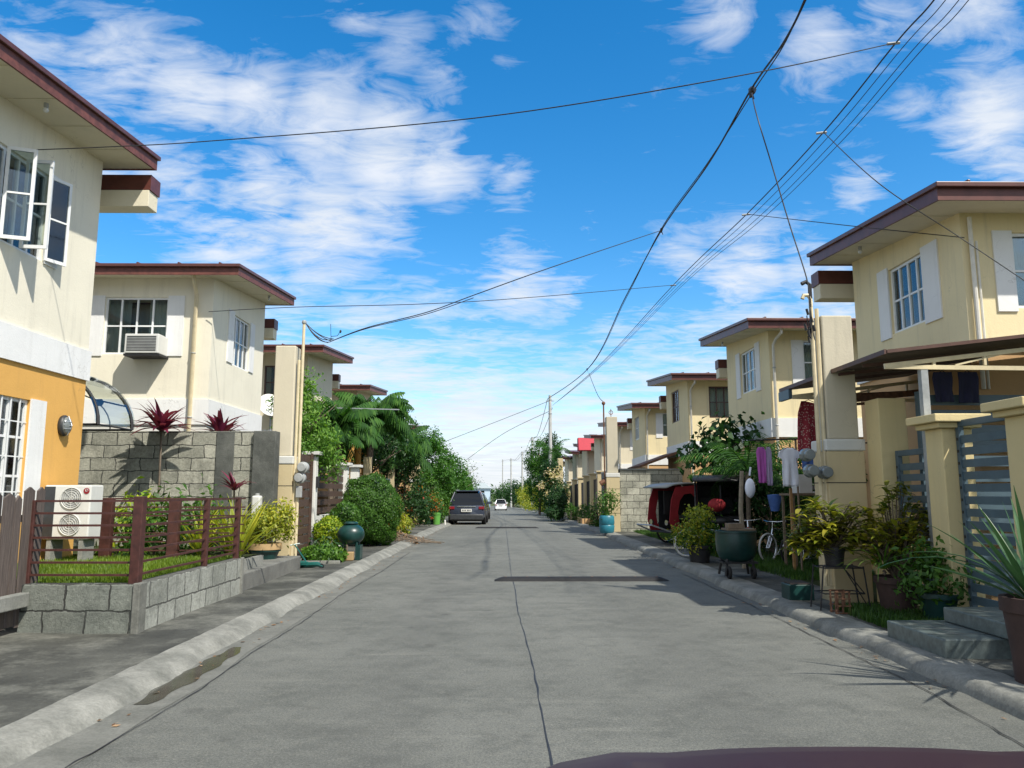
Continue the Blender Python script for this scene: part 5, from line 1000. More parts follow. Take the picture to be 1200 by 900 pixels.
# ------------------------------------------------------------------ laundry
def cloth(name, label, cat, u0, v0, u1, v1, y, mat, outline, group='laundry hung out on the right', hanger=True, yaw=0.0):
    """outline: list of (t, left, right) across the width; hung at depth y"""
    a = at(u0, v0, y); b = at(u1, v1, y); w = b.x-a.x; h_ = a.z-b.z; t = thing(name, label, cat, ((a.x+b.x)/2, y, b.z), group); m = MB(); nx = 14; v = []; ts = [o[0] for o in outline]; ph = random.uniform(0, 6)
    ny = 18; rows = []
    for j_ in range(ny+1):
        tt = j_/ny; l = np.interp(tt, ts, [o[1] for o in outline]); r = np.interp(tt, ts, [o[2] for o in outline])
        for i in range(nx+1):
            s_ = l+(r-l)*i/nx; dy = (0.010*sin(i*1.1+ph)+0.010*sin(i*0.6+tt*4+ph))*(0.3+tt); v.append((a.x+w*s_, y+dy+yaw*(s_-0.5)*w, a.z-h_*tt))
    m.add(v, [(j_*(nx+1)+i, j_*(nx+1)+i+1, (j_+1)*(nx+1)+i+1, (j_+1)*(nx+1)+i) for j_ in range(ny) for i in range(nx)]); m.build('fabric', mat, t, smooth=True, solid=0.008)
    if hanger:
        c = (a.x+b.x)/2; h = MB(); h.tube([(c, y, a.z+0.02), (a.x+w*0.22, y, a.z-0.03)], 0.005, 4); h.tube([(c, y, a.z+0.02), (b.x-w*0.22, y, a.z-0.03)], 0.005, 4); h.tube([(c, y, a.z+0.02), (c, y, a.z+0.06), (c+0.02, y, a.z+0.08), (c+0.03, y, a.z+0.06)], 0.004, 4); h.build('hanger', 'black', t)
    return t
TEE = [(0, .30, .70), (.04, .2, .8), (.10, .06, .94), (.24, 0, 1), (.27, .03, .97), (.28, .18, .82), (1, .16, .84)]
DR = [(0, .22, .34), (.02, .2, .8), (.12, .14, .86), (.25, .06, .94), (.5, .03, .97), (1, 0, 1)]
cloth('dress', 'dark red patterned sleeveless dress hanging beside the meter pillar', 'clothing', 932, 470, 966, 529, 11.9, 'dress_print', DR)
cloth('shirt', 'white T-shirt hanging on the rail below the red dress', 'clothing', 911, 525, 941, 570, 13.6, 'cloth_white', TEE)
cloth('purple_shirt', 'bright purple shirt at the left end of the clothes rail', 'clothing', 886, 524, 899, 566, 13.6, 'cloth_purple', [(0, .2, .8), (.1, 0, 1), (1, .15, .95)])
cloth('lilac_top', 'pale lilac top hanging half behind the purple shirt', 'clothing', 897, 524, 906, 569, 13.7, 'cloth_lilac', [(0, .2, .8), (.1, 0, 1), (1, .1, 1)])
cloth('shorts', 'blue shorts hanging right of the white T-shirt', 'clothing', 939, 527, 957, 549, 13.5, 'cloth_blue', [(0, .1, .9), (.5, .02, .98), (1, 0, 1)])
cloth('grey_cloth', 'grey blue cloth behind the electric meters', 'clothing', 954, 527, 975, 556, 13.4, 'cloth_lilac', [(0, .05, .95), (1, 0, 1)])
cloth('blue_trousers', 'blue and violet trousers hanging right of the meter pillar', 'clothing', 1017, 530, 1026, 564, 10.8, 'cloth_blue', [(0, 0, 1), (.6, .1, 1), (.62, .4, 1), (1, .5, 1)])
cloth('violet_towel', 'violet towel hanging against the flat topped yellow pillar', 'clothing', 1023, 530, 1031, 553, 10.6, 'cloth_lilac', [(0, 0, 1), (1, 0.1, 1)])
cloth('navy_jacket', 'dark navy jacket under the carport, left of two', 'clothing', 1092, 436, 1119, 471, 9.4, 'cloth_navy', [(0, .08, .95), (.2, 0, .96), (.6, .05, .9), (1, .1, .98)])
cloth('navy_jacket', 'dark navy jacket under the carport, right of two', 'clothing', 1121, 436, 1149, 472, 9.4, 'cloth_navy', [(0, .04, .92), (.2, .05, 1), (1, 0, .95)])
t = thing('clothes_rail', 'long thin clothes rail behind the meter pillar carrying the laundry', 'clothes rail', (4.9, 13.6, 0.1)); m = MB(); a = at(878, 516, 13.6); b = at(985, 513, 13.6); m.tube([a, b], 0.016, 6); m.build('rail', 'black', t)
m = MB(); p = at(937, 600, 13.6); m.tube([(p.x, 13.62, 0.1), (p.x, 13.62, b.z-0.02)], 0.018, 6); m.build('wooden_post', 'wood_post', t)
a = at(1000, 519, 10.7); b = at(1034, 519, 10.7); m = MB(); m.tube([a, b], 0.012, 6); tag(m.build('hanging_bar', 'black'), 'short black bar right of the meter pillar holding blue trousers', 'bar')
# lean-to scrap roof left of the pillar, white cabinet
t = thing('cabinet', 'white dish cabinet on a table behind the potted croton', 'cabinet', (5.4, 14.0, 0.1)); a = at(936, 556, 14.2); b = at(972, 578, 14.2)
m = MB(); m.box(a.x, a.x+0.24, 14.2, 14.6, b.z, a.z); m.box(a.x+0.243, b.x, 14.2, 14.6, b.z, b.z+0.03); m.box(a.x+0.243, b.x, 14.2, 14.6, a.z-0.03, a.z); m.box(b.x-0.03, b.x, 14.2, 14.6, b.z+0.03, a.z-0.03); m.box(a.x+0.40, a.x+0.43, 14.2, 14.23, b.z+0.03, a.z-0.03); m.build('cabinet_body', 'white_plastic', t, bevel=0.004); m = MB(); m.box(a.x+0.25, b.x-0.04, 14.3, 14.55, b.z+0.031, a.z-0.2); m.build('dishes', 'grey_plastic', t)
m = MB(); m.box(a.x-0.2, b.x+0.1, 14.1, 14.7, b.z-0.04, b.z-0.002)
for x in (a.x-0.17, b.x+0.05):
    for y in (14.13, 14.66): m.box(x, x+0.04, y-0.02, y+0.02, 0.1, b.z-0.041)
m.build('table', 'wood_post', t)
m = MB(); p = at(927, 572, 13.9); m.box(p.x-0.02, p.x+0.02, 13.9, 13.95, 0.1, p.z); tag(m.build('wooden_stake', 'wood_new'), 'upright orange brown wooden stake below the white T-shirt', 'stake')

# ------------------------------------------------------------------ bicycles, pedicabs, green tank
def wheel(par, c, r, ax='y', tyre='rubber', rim='chrome', tr=0.02, spokes=16):
    m = MB(); m.ring(c, r, tr, ax, 30, 8); w = m.build('wheel', tyre, par, smooth=True); m = MB(); m.ring(c, r-tr*1.2, 0.009, ax, 30, 6); m.build('rim', rim, w, smooth=True); m = MB()
    for k in range(spokes):
        a = 2*pi*k/spokes; e = {'x': (0, cos(a), sin(a)), 'y': (cos(a), 0, sin(a))}[ax]; m.tube([c, (c[0]+e[0]*(r-tr), c[1]+e[1]*(r-tr), c[2]+e[2]*(r-tr))], 0.0022, 3)
    m.lathe([(0.022, -.03), (0.022, .03)], c, 8, ax); m.build('spokes', 'chrome', w); return w
def bicycle(label, paint, r=0.28):
    t = thing('bicycle', label, 'bicycle', (0, 0, 0), 'bicycles parked on the right lawn'); W_ = 0.95
    wheel(t, (-W_/2, 0, r), r, 'y', 'rubber'); wheel(t, (W_/2, 0, r), r, 'y', 'moulding' if paint in ('chrome', 'black') else 'rubber'); m = MB(); bb = (-0.02, 0, 0.27); st_ = (-0.18, 0, 0.62); hd = (0.30, 0, 0.66); hd2 = (0.34, 0, 0.54)
    for a, b in ((bb, st_), (st_, hd), (bb, hd2), (hd, hd2)): m.tube([a, b], 0.016, 8)
    for s_ in (-.035, .035): m.tube([(bb[0], s_, bb[2]), (-W_/2, s_, r)], 0.01, 6); m.tube([(st_[0], s_, st_[2]), (-W_/2, s_, r)], 0.009, 6)
    m.build('frame', paint, t, smooth=True); m = MB()
    for s_ in (-.035, .035): m.tube([(hd2[0], s_, hd2[2]), (W_/2, s_, r)], 0.011, 6)
    m.tube([(hd2[0], -.035, hd2[2]), (hd2[0], .035, hd2[2])], 0.012, 6); m.build('fork', 'chrome', t, smooth=True)
    m = MB(); m.tube([hd, (0.28, 0, 0.80)], 0.013, 6); m.tube([(0.22, -0.27, 0.82), (0.28, -0.12, 0.80), (0.28, 0.12, 0.80), (0.22, 0.27, 0.82)], 0.011, 6); h = m.build('handlebar', 'chrome', t, smooth=True); m = MB(); m.tube([(0.22, -0.27, 0.82), (0.15, -0.28, 0.83)], 0.016, 6); m.tube([(0.22, 0.27, 0.82), (0.15, 0.28, 0.83)], 0.016, 6); m.build('grip', 'black', h)
    m = MB(); m.tube([st_, (-0.21, 0, 0.74)], 0.012, 6); m.build('seat_post', 'chrome', t); m = MB(); m.tube([(-0.36, 0, 0.77), (-0.26, 0, 0.775), (-0.12, 0, 0.765), (-0.05, 0, 0.755)], [0.055, 0.075, 0.035, 0.018], 10); m.build('saddle', 'black', t, smooth=True)
    m = MB(); m.ring(bb, 0.08, 0.008, 'y', 18, 5); m.tube([(bb[0], -.05, bb[2]), (bb[0]+.08, -.07, bb[2]-.13)], 0.009, 5); m.tube([(bb[0], .05, bb[2]), (bb[0]-.08, .07, bb[2]+.13)], 0.009, 5); m.box(bb[0]+.03, bb[0]+.12, -.13, -.06, bb[2]-.15, bb[2]-.13); m.box(bb[0]-.13, bb[0]-.04, .06, .13, bb[2]+.12, bb[2]+.14); m.build('crank', 'galv', t)
    return t
b1 = bicycle('silver bicycle with a pale front wheel, right of the black pedicab', 'chrome'); b1.location = (5.75, 16.2, 0.10); b1.rotation_euler = (0, 0.0, R(215))
b2 = bicycle('red framed bicycle between the black pedicab and the silver bicycle', 'red_paint'); b2.location = (5.35, 17.0, 0.10); b2.rotation_euler = (0.05, 0, R(250))
b3 = bicycle('dark blue bicycle leaning under the laundry behind the wooden stake', 'cloth_blue'); b3.location = (6.0, 15.2, 0.10); b3.rotation_euler = (0.08, 0, R(200))
b4 = bicycle('bicycle standing in front of the black pedicab, left wheel showing', 'black'); b4.location = (4.5, 17.2, 0.10); b4.rotation_euler = (0, 0, R(165))
def pedicab(label, body, roofm, loc, rz, sc=1.0, seat='red_fabric'):
    t = thing('pedicab', label, 'pedicab', (0, 0, 0), 'pedicabs parked on the right lawn')
    # side shells with an arched opening, roof hood, bench, wheels, bars
    prof = [(-0.55, 0.28), (0.50, 0.28), (0.58, 0.55), (0.52, 1.0), (0.40, 1.28), (-0.35, 1.34), (-0.52, 1.2), (-0.60, 0.7)]
    for s_ in (-1, 1):
        m = MB(); z = s_*0.42; o_ = prof; inn = [(-0.18, 0.45), (0.32, 0.45), (0.36, 0.72), (0.30, 0.98), (0.18, 1.12), (-0.02, 1.14), (-0.16, 1.02), (-0.22, 0.75)]; n = 8
        v = [(a, z+d, b) for (a, b) in o_+inn for d in (0, 0.02*s_)]
        f = []
        for i in range(n):
            k = (i+1) % n; f += [(2*i, 2*k, 2*(n+k), 2*(n+i)), (2*i+1, 2*(n+i)+1, 2*(n+k)+1, 2*k+1), (2*i, 2*i+1, 2*k+1, 2*k), (2*(n+i), 2*(n+k), 2*(n+k)+1, 2*(n+i)+1)]
        m.add(v, f); m.build('side_panel', body, t)
    m = MB(); hood = [(0.66, 1.27), (0.45, 1.335), (0.05, 1.37), (-0.38, 1.345), (-0.56, 1.2), (-0.62, 0.7), (-0.57, 0.28)]; m.add([(a, s_*0.46, b) for a, b in hood[:4] for s_ in (-1, 1)], [(2*i, 2*i+1, 2*i+3, 2*i+2) for i in range(3)]); m.build('roof', roofm, t, solid=0.03, smooth=True)
    m = MB(); m.add([(a, s_*0.415, b) for a, b in hood[3:] for s_ in (-1, 1)], [(2*i, 2*i+1, 2*i+3, 2*i+2) for i in range(3)]); m.build('back_cover', 'black', t, solid=0.02)
    m = MB(); m.box(-0.5, 0.55, -0.40, 0.40, 0.27, 0.31); m.box(-0.45, 0.0, -0.39, 0.39, 0.55, 0.66); m.box(-0.50, -0.42, -0.39, 0.39, 0.67, 1.0); m.build('bench', seat, t, bevel=0.02)
    m = MB(); m.box(-0.45, 0.42, -0.012, 0.012, 0.67, 1.2); m.box(-0.42, 0.30, -0.40, -0.385, 0.33, 1.2); m.build('dark_fill_panel', 'black', t)  # black panels added so the arched opening looks dark inside
    for s_ in (-1, 1): wheel(t, (0.0, s_*0.50, 0.30), 0.28, 'y')
    m = MB(); m.tube([(0, -0.5, 0.3), (0, 0.5, 0.3)], 0.015, 6); m.tube([(0.52, -0.4, 0.3), (0.95, -0.3, 0.45), (0.95, 0.3, 0.45), (0.52, 0.4, 0.3)], 0.018, 6); m.build('chassis', 'galv', t)
    m = MB(); m.lathe([(0.0, 0), (0.05, 0), (0.06, 0.05), (0.0, 0.05)], (0.53, -0.3, 0.5), 12, 'x'); m.lathe([(0.0, 0), (0.05, 0), (0.06, 0.05), (0, 0.05)], (0.53, 0.3, 0.5), 12, 'x'); m.build('lamp', 'chrome', t)
    t.location = loc; t.rotation_euler = (0, 0, rz); t.scale = (sc, sc, sc); return t
pedicab('red pedicab with a silver roof parked by the grey block wall', 'red_fabric', 'grey_plastic', (4.85, 21.6, 0.08), R(203), 1.22, 'black')
PB = pedicab('taller black covered pedicab behind the green tank', 'black', 'black', (5.0, 18.0, 0.10), R(255), 1.3, 'black')
m = MB(); m.ball((4.72, 17.3, 1.22), 0.2, 16, 10, (1.0, 0.8, 0.75)); tag(m.build('red_bag', 'red_fabric', smooth=True), 'bulging red fabric bag inside the front of the black pedicab', 'bag')
t = thing('green_tank', 'big round dark green plastic tank on a wheeled cart by the right kerb', 'tank', (3.86, 13.0, 0.1)); c_ = (3.86, 13.05, 0)
m = MB(); m.lathe([(0.18, 0.36), (0.28, 0.42), (0.325, 0.54), (0.335, 0.70), (0.325, 0.83), (0.338, 0.835), (0.338, 0.865), (0.30, 0.87), (0.29, 0.6), (0.0, 0.58)], c_, 28); m.build('tank_body', 'teal_dark', t, smooth=True)
m = MB()
for dx, dy in ((-.25, -.2), (.25, -.2), (.25, .2), (-.25, .2)): m.tube([(3.86+dx, 13.05+dy, 0.14), (3.86+dx*0.8, 13.05+dy*.8, 0.42)], 0.022, 6)
for z in (0.34,): m.box(3.60, 4.12, 12.84, 12.87, z, z+0.03); m.box(3.60, 4.12, 13.23, 13.26, z, z+0.03); m.box(3.57, 3.60, 12.84, 13.26, z, z+.03); m.box(4.12, 4.15, 12.84, 13.26, z, z+.03)
m.build('cart_frame', 'black', t)
for dx in (-.2, .2): m = MB(); m.ring((3.86+dx, 12.82, 0.2), 0.08, 0.03, 'x', 18, 8); m.build('wheel', 'rubber', t, smooth=True)
m = MB(); m.box(3.66, 4.14, 12.86, 13.2, 0.875, 0.905); m.box(3.7, 3.95, 12.9, 13.1, 0.91, 0.99); tag(m.build('scrap_boards', 'wood_post'), 'loose boards lying across the top of the green tank', 'boards')
t = thing('flowering_pot', 'yellow green flowering shrub in a black pot left of the green tank', 'potted plant', (3.95, 15.6, 0.1)); pot(t, (3.95, 15.9, 0.1), 0.24, 0.34, 'black'); foliage('leaves', [(3.72, 15.8, 0.62, 0.3, 0.3, 0.2), (3.95, 15.8, 1.0, 0.24, 0.25, 0.22), (4.15, 15.9, 0.6, .25, .25, .2)], 1700, 0.075, 'leaf_yellow', t, spread=.08); foliage('green_leaves', [(3.95, 15.9, 0.65, 0.42, 0.3, 0.3)], 900, 0.08, 'leaf_green', t)
m = MB(); p = at(870, 600, 14.6); m.tube([(p.x, 14.6, 0.1), (p.x-0.03, 14.6, 1.2), (p.x+0.02, 14.6, 1.9)], [0.05, 0.045, 0.04], 7); tag(m.build('wooden_pole', 'bark_pale'), 'pale crooked wooden pole just right of the black pedicab', 'pole')
m = MB(); p = at(879, 572, 15.5); m.ball((p.x, 15.5, p.z), 0.13, 12, 10, (0.8, 0.7, 1.5)); m.tube([(p.x, 15.5, p.z+0.25), (p.x+0.03, 15.5, p.z+0.42)], 0.02, 5); tag(m.build('plastic_bag', 'cloth_white', smooth=True), 'white plastic bag hanging right of the wooden pole', 'bag')
m = MB(); p = at(908, 590, 15.4); m.lathe([(0.08, 0), (0.13, 0.25), (0.14, 0.32), (0.001, 0.33)], (p.x, 15.4, p.z-0.15), 16); tag(m.build('blue_bucket', 'cloth_blue', smooth=True), 'blue bucket hung on the silver bicycle', 'bucket')
t = thing('added_shade_tree', 'unseen leafy tree added beyond the right picture edge to shade the gates and steps', 'tree', (7.2, 5.0, 0.1)); m = MB(); limbs(m, (7.2, 5.0, 0.1), (7.1, 5.0, 3.8), 0.09, 9, 1.1); m.build('trunk', 'bark', t)  # added out of view so its crown shades the gates, steps and verge
foliage('crown', [(7.1, 5.0, 4.0, 1.2, 1.4, 0.9), (7.6, 6.3, 4.2, 1.1, 1.1, 0.8), (7.3, 3.6, 3.8, 1.2, 1.1, 0.8)], 9000, 0.16, 'leaf_green', t, spread=0.2)
# palm and tree over the pedicabs
palm('palm_tree', 'young feathery palm with spreading fronds above the black pedicab', (5.3, 16.9, 0.1), 1.95, 17, 1.55, 0.42, group=None, droop=(0.9, 1.8), el=(0.05, 1.25), n=26, w=0.028, trunk_r=0.05)
t = thing('papaya_tree', 'dark broad leaved small tree standing against the yellow house with brown windows', 'tree', (5.6, 19.6, 0.1)); m = MB(); limbs(m, (5.5, 19.6, 0.1), (5.35, 19.6, 2.7), 0.05, 8, 0.7); m.build('trunk', 'bark', t)
foliage('crown', [(5.1, 19.5, 2.55, 0.5, 0.5, 0.32), (5.75, 19.5, 2.9, 0.55, 0.5, 0.35), (5.45, 19.4, 2.2, 0.6, 0.5, 0.3)], 900, 0.2, 'leaf_dark', t, spread=0.2, aspect=0.6)
shrub('backyard_bush', 'dense dark bush behind the bicycles and laundry', [(5.9, 17.3, 1.2, 0.5, 0.7, 1.0), (6.1, 15.5, 1.1, 0.35, 0.9, 0.9), (5.9, 18.4, 1.5, .5, .5, .8), (6.2, 14.2, 1.2, .3, .9, 1.0), (6.6, 17.6, 1.4, .7, .5, 1.1), (7.3, 17.9, 1.4, .7, .4, 1.1)], 9000, 0.13, 'leaf_dark')
# lawn blades on the right
tag(blades('lawn_grass', rect(4.6, 6.38, 12.6, 28.0, 0.10), 30000, 0.10, 0.012, 'grass_dark'), 'dark green grass of the right verge around the pedicabs', 'grass', kind='stuff')
tag(blades('verge_grass', rect(3.95, 4.75, 7.8, 9.6, 0.10), 5000, 0.09, 0.011, 'grass_dark'), 'sparse green grass around the steps and pots', 'grass', kind='stuff')
# right block wall and far frontage
bw = thing('block_wall', 'grey concrete block wall behind the red pedicab', 'wall', (5.4, 28.0, 0.1)); m = MB(); m.box(4.16, 9.0, 28.1, 28.25, 0.0, 2.3); m.build('block_work', 'block_wall_x', bw); m = MB(); m.box(4.16, 9.0, 28.07, 28.28, 2.302, 2.36); m.build('coping', 'cap_concrete', bw)
t = thing('blue_barrel', 'teal blue plastic barrel on the sidewalk beside the far meter pillar', 'barrel', (3.62, 26.2, 0.1)); m = MB(); m.lathe([(0.22, 0.1), (0.25, 0.14), (0.27, 0.35), (0.25, 0.38), (0.27, 0.42), (0.26, 0.66), (0.23, 0.7), (0.0, 0.7)], (3.55, 27.2, 0), 20); m.build('barrel_body', 'blue_barrel', t, smooth=True); foliage('plant', [(3.6, 27.4, 1.1, .35, .35, .4)], 900, .1, 'leaf_green', t)
GF = 'slim cream fence posts on the far right'
lbs = ['slim cream fence post nearest the far meter pillar', 'second slim cream fence post left of the far meter pillar', 'third slim cream fence post left of the far meter pillar', 'fourth slim cream fence post, middle of the far row', 'fifth slim cream fence post of the far row', 'sixth slim cream fence post, close to the far tall pillar', 'slim cream fence post beyond the far tall pillar']
for k, yy in enumerate((34.5, 37.5, 40.5, 43.6, 47.5, 51.5, 62)):
    o = MB(); x = 4.12+gx(yy); g0 = gz(yy); o.box(x, x+0.3, yy, yy+0.3, g0, 2.45+g0); o.box(x-0.06, x+0.36, yy-0.06, yy+0.36, 2.452+g0, 2.52+g0); tag(o.build('fence_post', 'pillar', bevel=0.01), lbs[k], 'post', GF)
t = thing('front_wall', 'low cream wall with dark steel bars joining the far fence posts', 'wall', (4.2, 45, -0.1)); m = MB(); m.box(4.2, 4.35, 34.9, 57.5, -0.1, 0.75, lambda x, y, z: (x, y, z+gz(y))); m.build('wall_base', 'pillar', t); m = MB()
for k in range(70): yy = 35+k*0.32; m.bar((4.27, yy, 0.76+gz(yy)), (4.27, yy, 2.2+gz(yy)), 0.03)
m.build('bars', 'black', t)
t = thing('dark_gate', 'dark sheet metal gate left of the far meter pillar', 'gate', (4.3, 31, 0.05)); m = MB(); m.box(4.25, 4.3, 29.0, 34.2, 0.1, 2.35); m.build('gate_sheet', 'black', t); m = MB()
for k in range(12): m.bar((4.24, 29.2+k*0.43, 0.1), (4.24, 29.2+k*0.43, 2.4), 0.03)
m.build('gate_ribs', 'galv', t)
for (x, y, r, lb) in ((3.95, 38.5, 0.5, 'low dark green bush against the far fence posts, nearer'), (3.9, 33.0, 0.4, 'small green bush between the barrel and the far posts'), (3.85, 45.5, .45, 'low dark bush farther along the far fence posts')):
    g0 = gz(y); shrub('fence_bush', lb, [(x, y, 0.55+g0, r*.8, r*1.3, 0.45)], 900, 0.11, 'leaf_green', 'low bushes along the far right fence')
m = MB(); m.box(3.7, 4.2, 37.4, 39.8, -0.1, 0.24); tag(m.build('planter_kerb', 'tan_wall', bevel=0.01), 'low orange tan planter edge under the far bush', 'planter')
t = thing('porch_roof', 'small brown tiled porch roof above the block wall before the third right house', 'roof', (6.0, 29.5, 0.1)); m = MB(); m.add([(5.0, 28.6, 2.45), (6.5, 28.6, 3.0), (6.5, 31.5, 3.0), (5.0, 31.5, 2.45)], [(0, 1, 2, 3)]); m.build('roof_sheet', 'rust', t, solid=0.08); m = MB(); m.box(5.05, 5.2, 28.7, 28.85, 0.1, 2.42); m.box(5.05, 5.2, 31.2, 31.35, 0.1, 2.42); m.build('post', 'pillar', t)
t = thing('flower_tree', 'flowering shrub with pale cream blossoms in front of the tall round pole', 'bush', (3.1, 50, 0)); m = MB(); limbs(m, (3.25, 50, -.2), (3.05, 50, 2.3), 0.05, 8, .7); m.build('stem', 'bark', t); bl = [(2.95, 50, 2.0, .6, .7, .75), (3.5, 50.5, 1.6, .6, .6, .5), (3.0, 50, 3.0, .4, .5, .5)]
foliage('leaves', bl, 5000, .15, 'leaf_dark', t); foliage('blossoms', [(a_, b_-.3, c_, d_*1.1, e_, f_*1.1) for a_, b_, c_, d_, e_, f_ in bl], 900, 0.19, 'petal_white', t, spread=.12)
shrub('dark_bush', 'dark overhanging bush casting shade on the right kerb below the pale blossoms', [(3.2, 47.5, 0.9, .55, 1.3, .95), (2.9, 46.3, 0.3, .45, .6, .35)], 7000, .14, 'leaf_dark')
def weeping(label, x, y, r, zt_, n=11000):
    X, _, g0 = T(x, y, 0); t = thing('weeping_tree', label, 'tree', (X, y, g0), 'dense drooping trees on the far right'); m = MB(); limbs(m, (X, y, g0), (X, y, zt_-1+g0), .12, 8, r*.6); m.build('trunk', 'bark', t)
    foliage('crown', [(X, y, zt_*0.72+g0, r, r, zt_*0.27), (X-.2, y, zt_*0.4+g0, r*.85, r, zt_*0.33), (X+r*.6, y+1, zt_*0.5+g0, r*.7, r, zt_*.3)], n, .2, 'leaf_bamboo' if r > 1.05 else 'leaf_dark', t, spread=.17, up=-.1); return t
weeping('rounded drooping tree, the larger one left of the tall round pole', 3.3, 72, 1.25, 7.0); weeping('narrow dark drooping tree just behind the tall round pole', 4.1, 68, .8, 7.4, 8000)
palm('palm_tree', 'far palm whose fronds droop beside the tall round pole', (3.9+gx(63), 63, gz(63)), 4.6, 14, 2.2, .5, n=16, w=.06)
shrub('street_bush', 'mixed yellow green bushes lining the far right kerb', [(*T(4.3, 85, 1.6), 1.2, 5, 1.6), (*T(4.2, 100, 1.6), 1.2, 6, 1.5), (*T(4.4, 120, 2), 1.5, 8, 2.0)], 5200, .3, 'leaf_yellow', trunk=False)
shrub('street_bush', 'green bushes lining the far left kerb beyond the dark car', [(*T(-4.2, 62, 1.5), 1.2, 5, 1.6), (*T(-4.2, 78, 1.8), 1.3, 7, 2.0), (*T(-4.5, 100, 2), 1.5, 9, 2.2)], 5200, .3, 'leaf_green', trunk=False)
# ------------------------------------------------------------------ utility poles
def pole(label, x, y, h_, r0=.19, r1=.12, arms=True):
    X, _, g0 = T(x, y, 0); t = thing('utility_pole', label, 'utility pole', (X, y, g0), 'round concrete utility poles'); m = MB(); m.tube([(X, y, g0-.1), (X, y, g0+h_*.5), (X, y, g0+h_)], [r0, (r0+r1)/2, r1], 12); m.build('shaft', 'pole_concrete', t, smooth=True)
    m = MB(); m.ring((X, y, g0+h_-.4), r1+.02, .03, 'z', 14, 5); m.ring((X, y, g0+h_-1.6), r1+.03, .03, 'z', 14, 5); m.build('band', 'galv', t)
    m = MB(); m.bar((X-.35, y, g0+h_-.5), (X+.35, y, g0+h_-.5), .07); m.build('bracket', 'galv', t)
    return Vector((X, y, g0+h_))
P1 = pole('nearest tall round concrete utility pole on the right with the wires meeting at its top', 3.95, 66, 10.3)
P2 = pole('slim far utility pole standing right of the white car', 4.0, 128, 9.5); P3 = pole('small distant utility pole, second from the far road end', 3.7, 165, 10.5); P4 = pole('tiny distant utility pole nearest the far trees', 4.2, 215, 13)
P5 = pole('distant utility pole between the drooping tree and the white car', 4.2, 103, 9.8)
# ------------------------------------------------------------------ wires
def wire(name, label, pts, r, group, mat='black', split=True):
    P = [Vector(p) for p in pts]; out = []; n = 10
    for i in range(len(P)-1):
        p0 = P[max(i-1, 0)]; p1 = P[i]; p2 = P[i+1]; p3 = P[min(i+2, len(P)-1)]
        for k in range(n):
            t = k/n; out.append(0.5*((2*p1)+(-p0+p2)*t+(2*p0-5*p1+4*p2-p3)*t*t+(-p0+3*p1-3*p2+p3)*t**3))
    out.append(P[-1]); m = MB(); m.tube(out, r, 5); return tag(m.build(name, mat, smooth=True), label, 'cable', group)
GW = 'overhead cables along the street'
XA = 4.2
A = [P1+Vector((-.2, -.1, -.3)), atx(688, 433, XA), atx(733, 348, XA), atx(775, 270, XA), atx(830, 192, XA), atx(880, 105, XA), atx(918, 50, XA), atx(946, -5, XA), atx(1000, -130, XA)]
wire('main_cable', 'thick black twisted cable from the nearest round pole, passing left of the others overhead', A, 0.017, GW)
A2 = [a_+Vector((random.uniform(-.03, .03), 0, random.uniform(-.05, .05))) for a_ in A]; wire('main_cable', 'thinner cable wound loosely along the thick black twisted cable', A2, 0.010, GW)
for (u, v_), lb in (((775, 270), 'black taped splice where the left pillar cable joins the thick cable'), ((688, 433), 'small black splice low on the thick cable'), ((881, 108), 'largest black splice high on the thick cable')):
    p = atx(u, v_, XA); k = 1.3 if u == 881 else 0.8; m = MB(); m.tube([p+Vector((-.04, -.14, -.02)), p+Vector((0.0, -.03, .02)), p+Vector((0.02, .05, .03)), p+Vector((.03, .16, 0))], [.022*k, .055*k, .04*k, .02*k], 7); m.tube([p, p+Vector((.05, .05, -.1))], .012, 4); tag(m.build('cable_splice', 'black', smooth=True), lb, 'splice', 'splices on the thick cable')
XB = 5.2
for k, (off, offz, lb) in enumerate(((0, 0, 'heaviest cable of the bundle rising to the top right'), (.10, -.05, 'second cable of the bundle rising to the top right'), (.22, -.10, 'third cable of the bundle rising to the top right'), (.32, -.12, 'lowest cable of the bundle rising to the top right'))):
    Bp = [P1+Vector((.2, -.1, -.9)), atx(700, 430, 4.7), atx(790, 333, XB), atx(876, 250, XB), atx(965, 155, XB), atx(1050, 50, XB), atx(1096, -2, XB), atx(1180, -120, XB)]
    Bp = [q+Vector((off*min(1, i/3), 0, offz*min(1, i/3))) for i, q in enumerate(Bp)]; wire('bundle_cable', lb, Bp, .011 if k == 0 else .006, GW)
b1_ = atx(1050, 50, XB); wire('service_cable', 'long thin cable crossing the sky from the orange house to the bundle', [atx(28, 176, -6.43), at(130, 172, 9.7), at(250, 165, 9.4), at(560, 138, 8.4), at(860, 90, 8), b1_+Vector((0, 0, 0))], .007, GW)
b2_ = atx(965, 155, XB); wire('service_cable', 'cable dropping from the bundle across the near right house', [b2_, at(1030, 215, 9.6), at(1120, 275, 9.8), at(1205, 332, 9.2)], .007, GW)
b3_ = atx(876, 251, XB); wire('service_cable', 'cable from the bundle to the wall corner of the near right house', [b3_, at(1000, 265, 11.5), Vector((6.46, 10.36, 5.05))], .007, GW)
b4_ = atx(790, 334, XB); wire('service_cable', 'thin level cable from the second left house to the bundle', [Vector((-6.5, 16.5, 5.42)), at(345, 360, 16), at(560, 353, 16), b4_], .008, GW)
wire('service_cable', 'black cable from the left meter pillar to the thick twisted cable', [e, at(430, 384, 15), at(500, 366, 14.8), at(555, 346, 14.8), at(650, 312, 14.6), atx(775, 270, XA)], .010, GW)
wire('service_cable', 'thin wire running beside the left meter pillar cable', [e, at(430, 385, 15), at(500, 368, 14.8), at(555, 349, 14.8)], .008, GW)
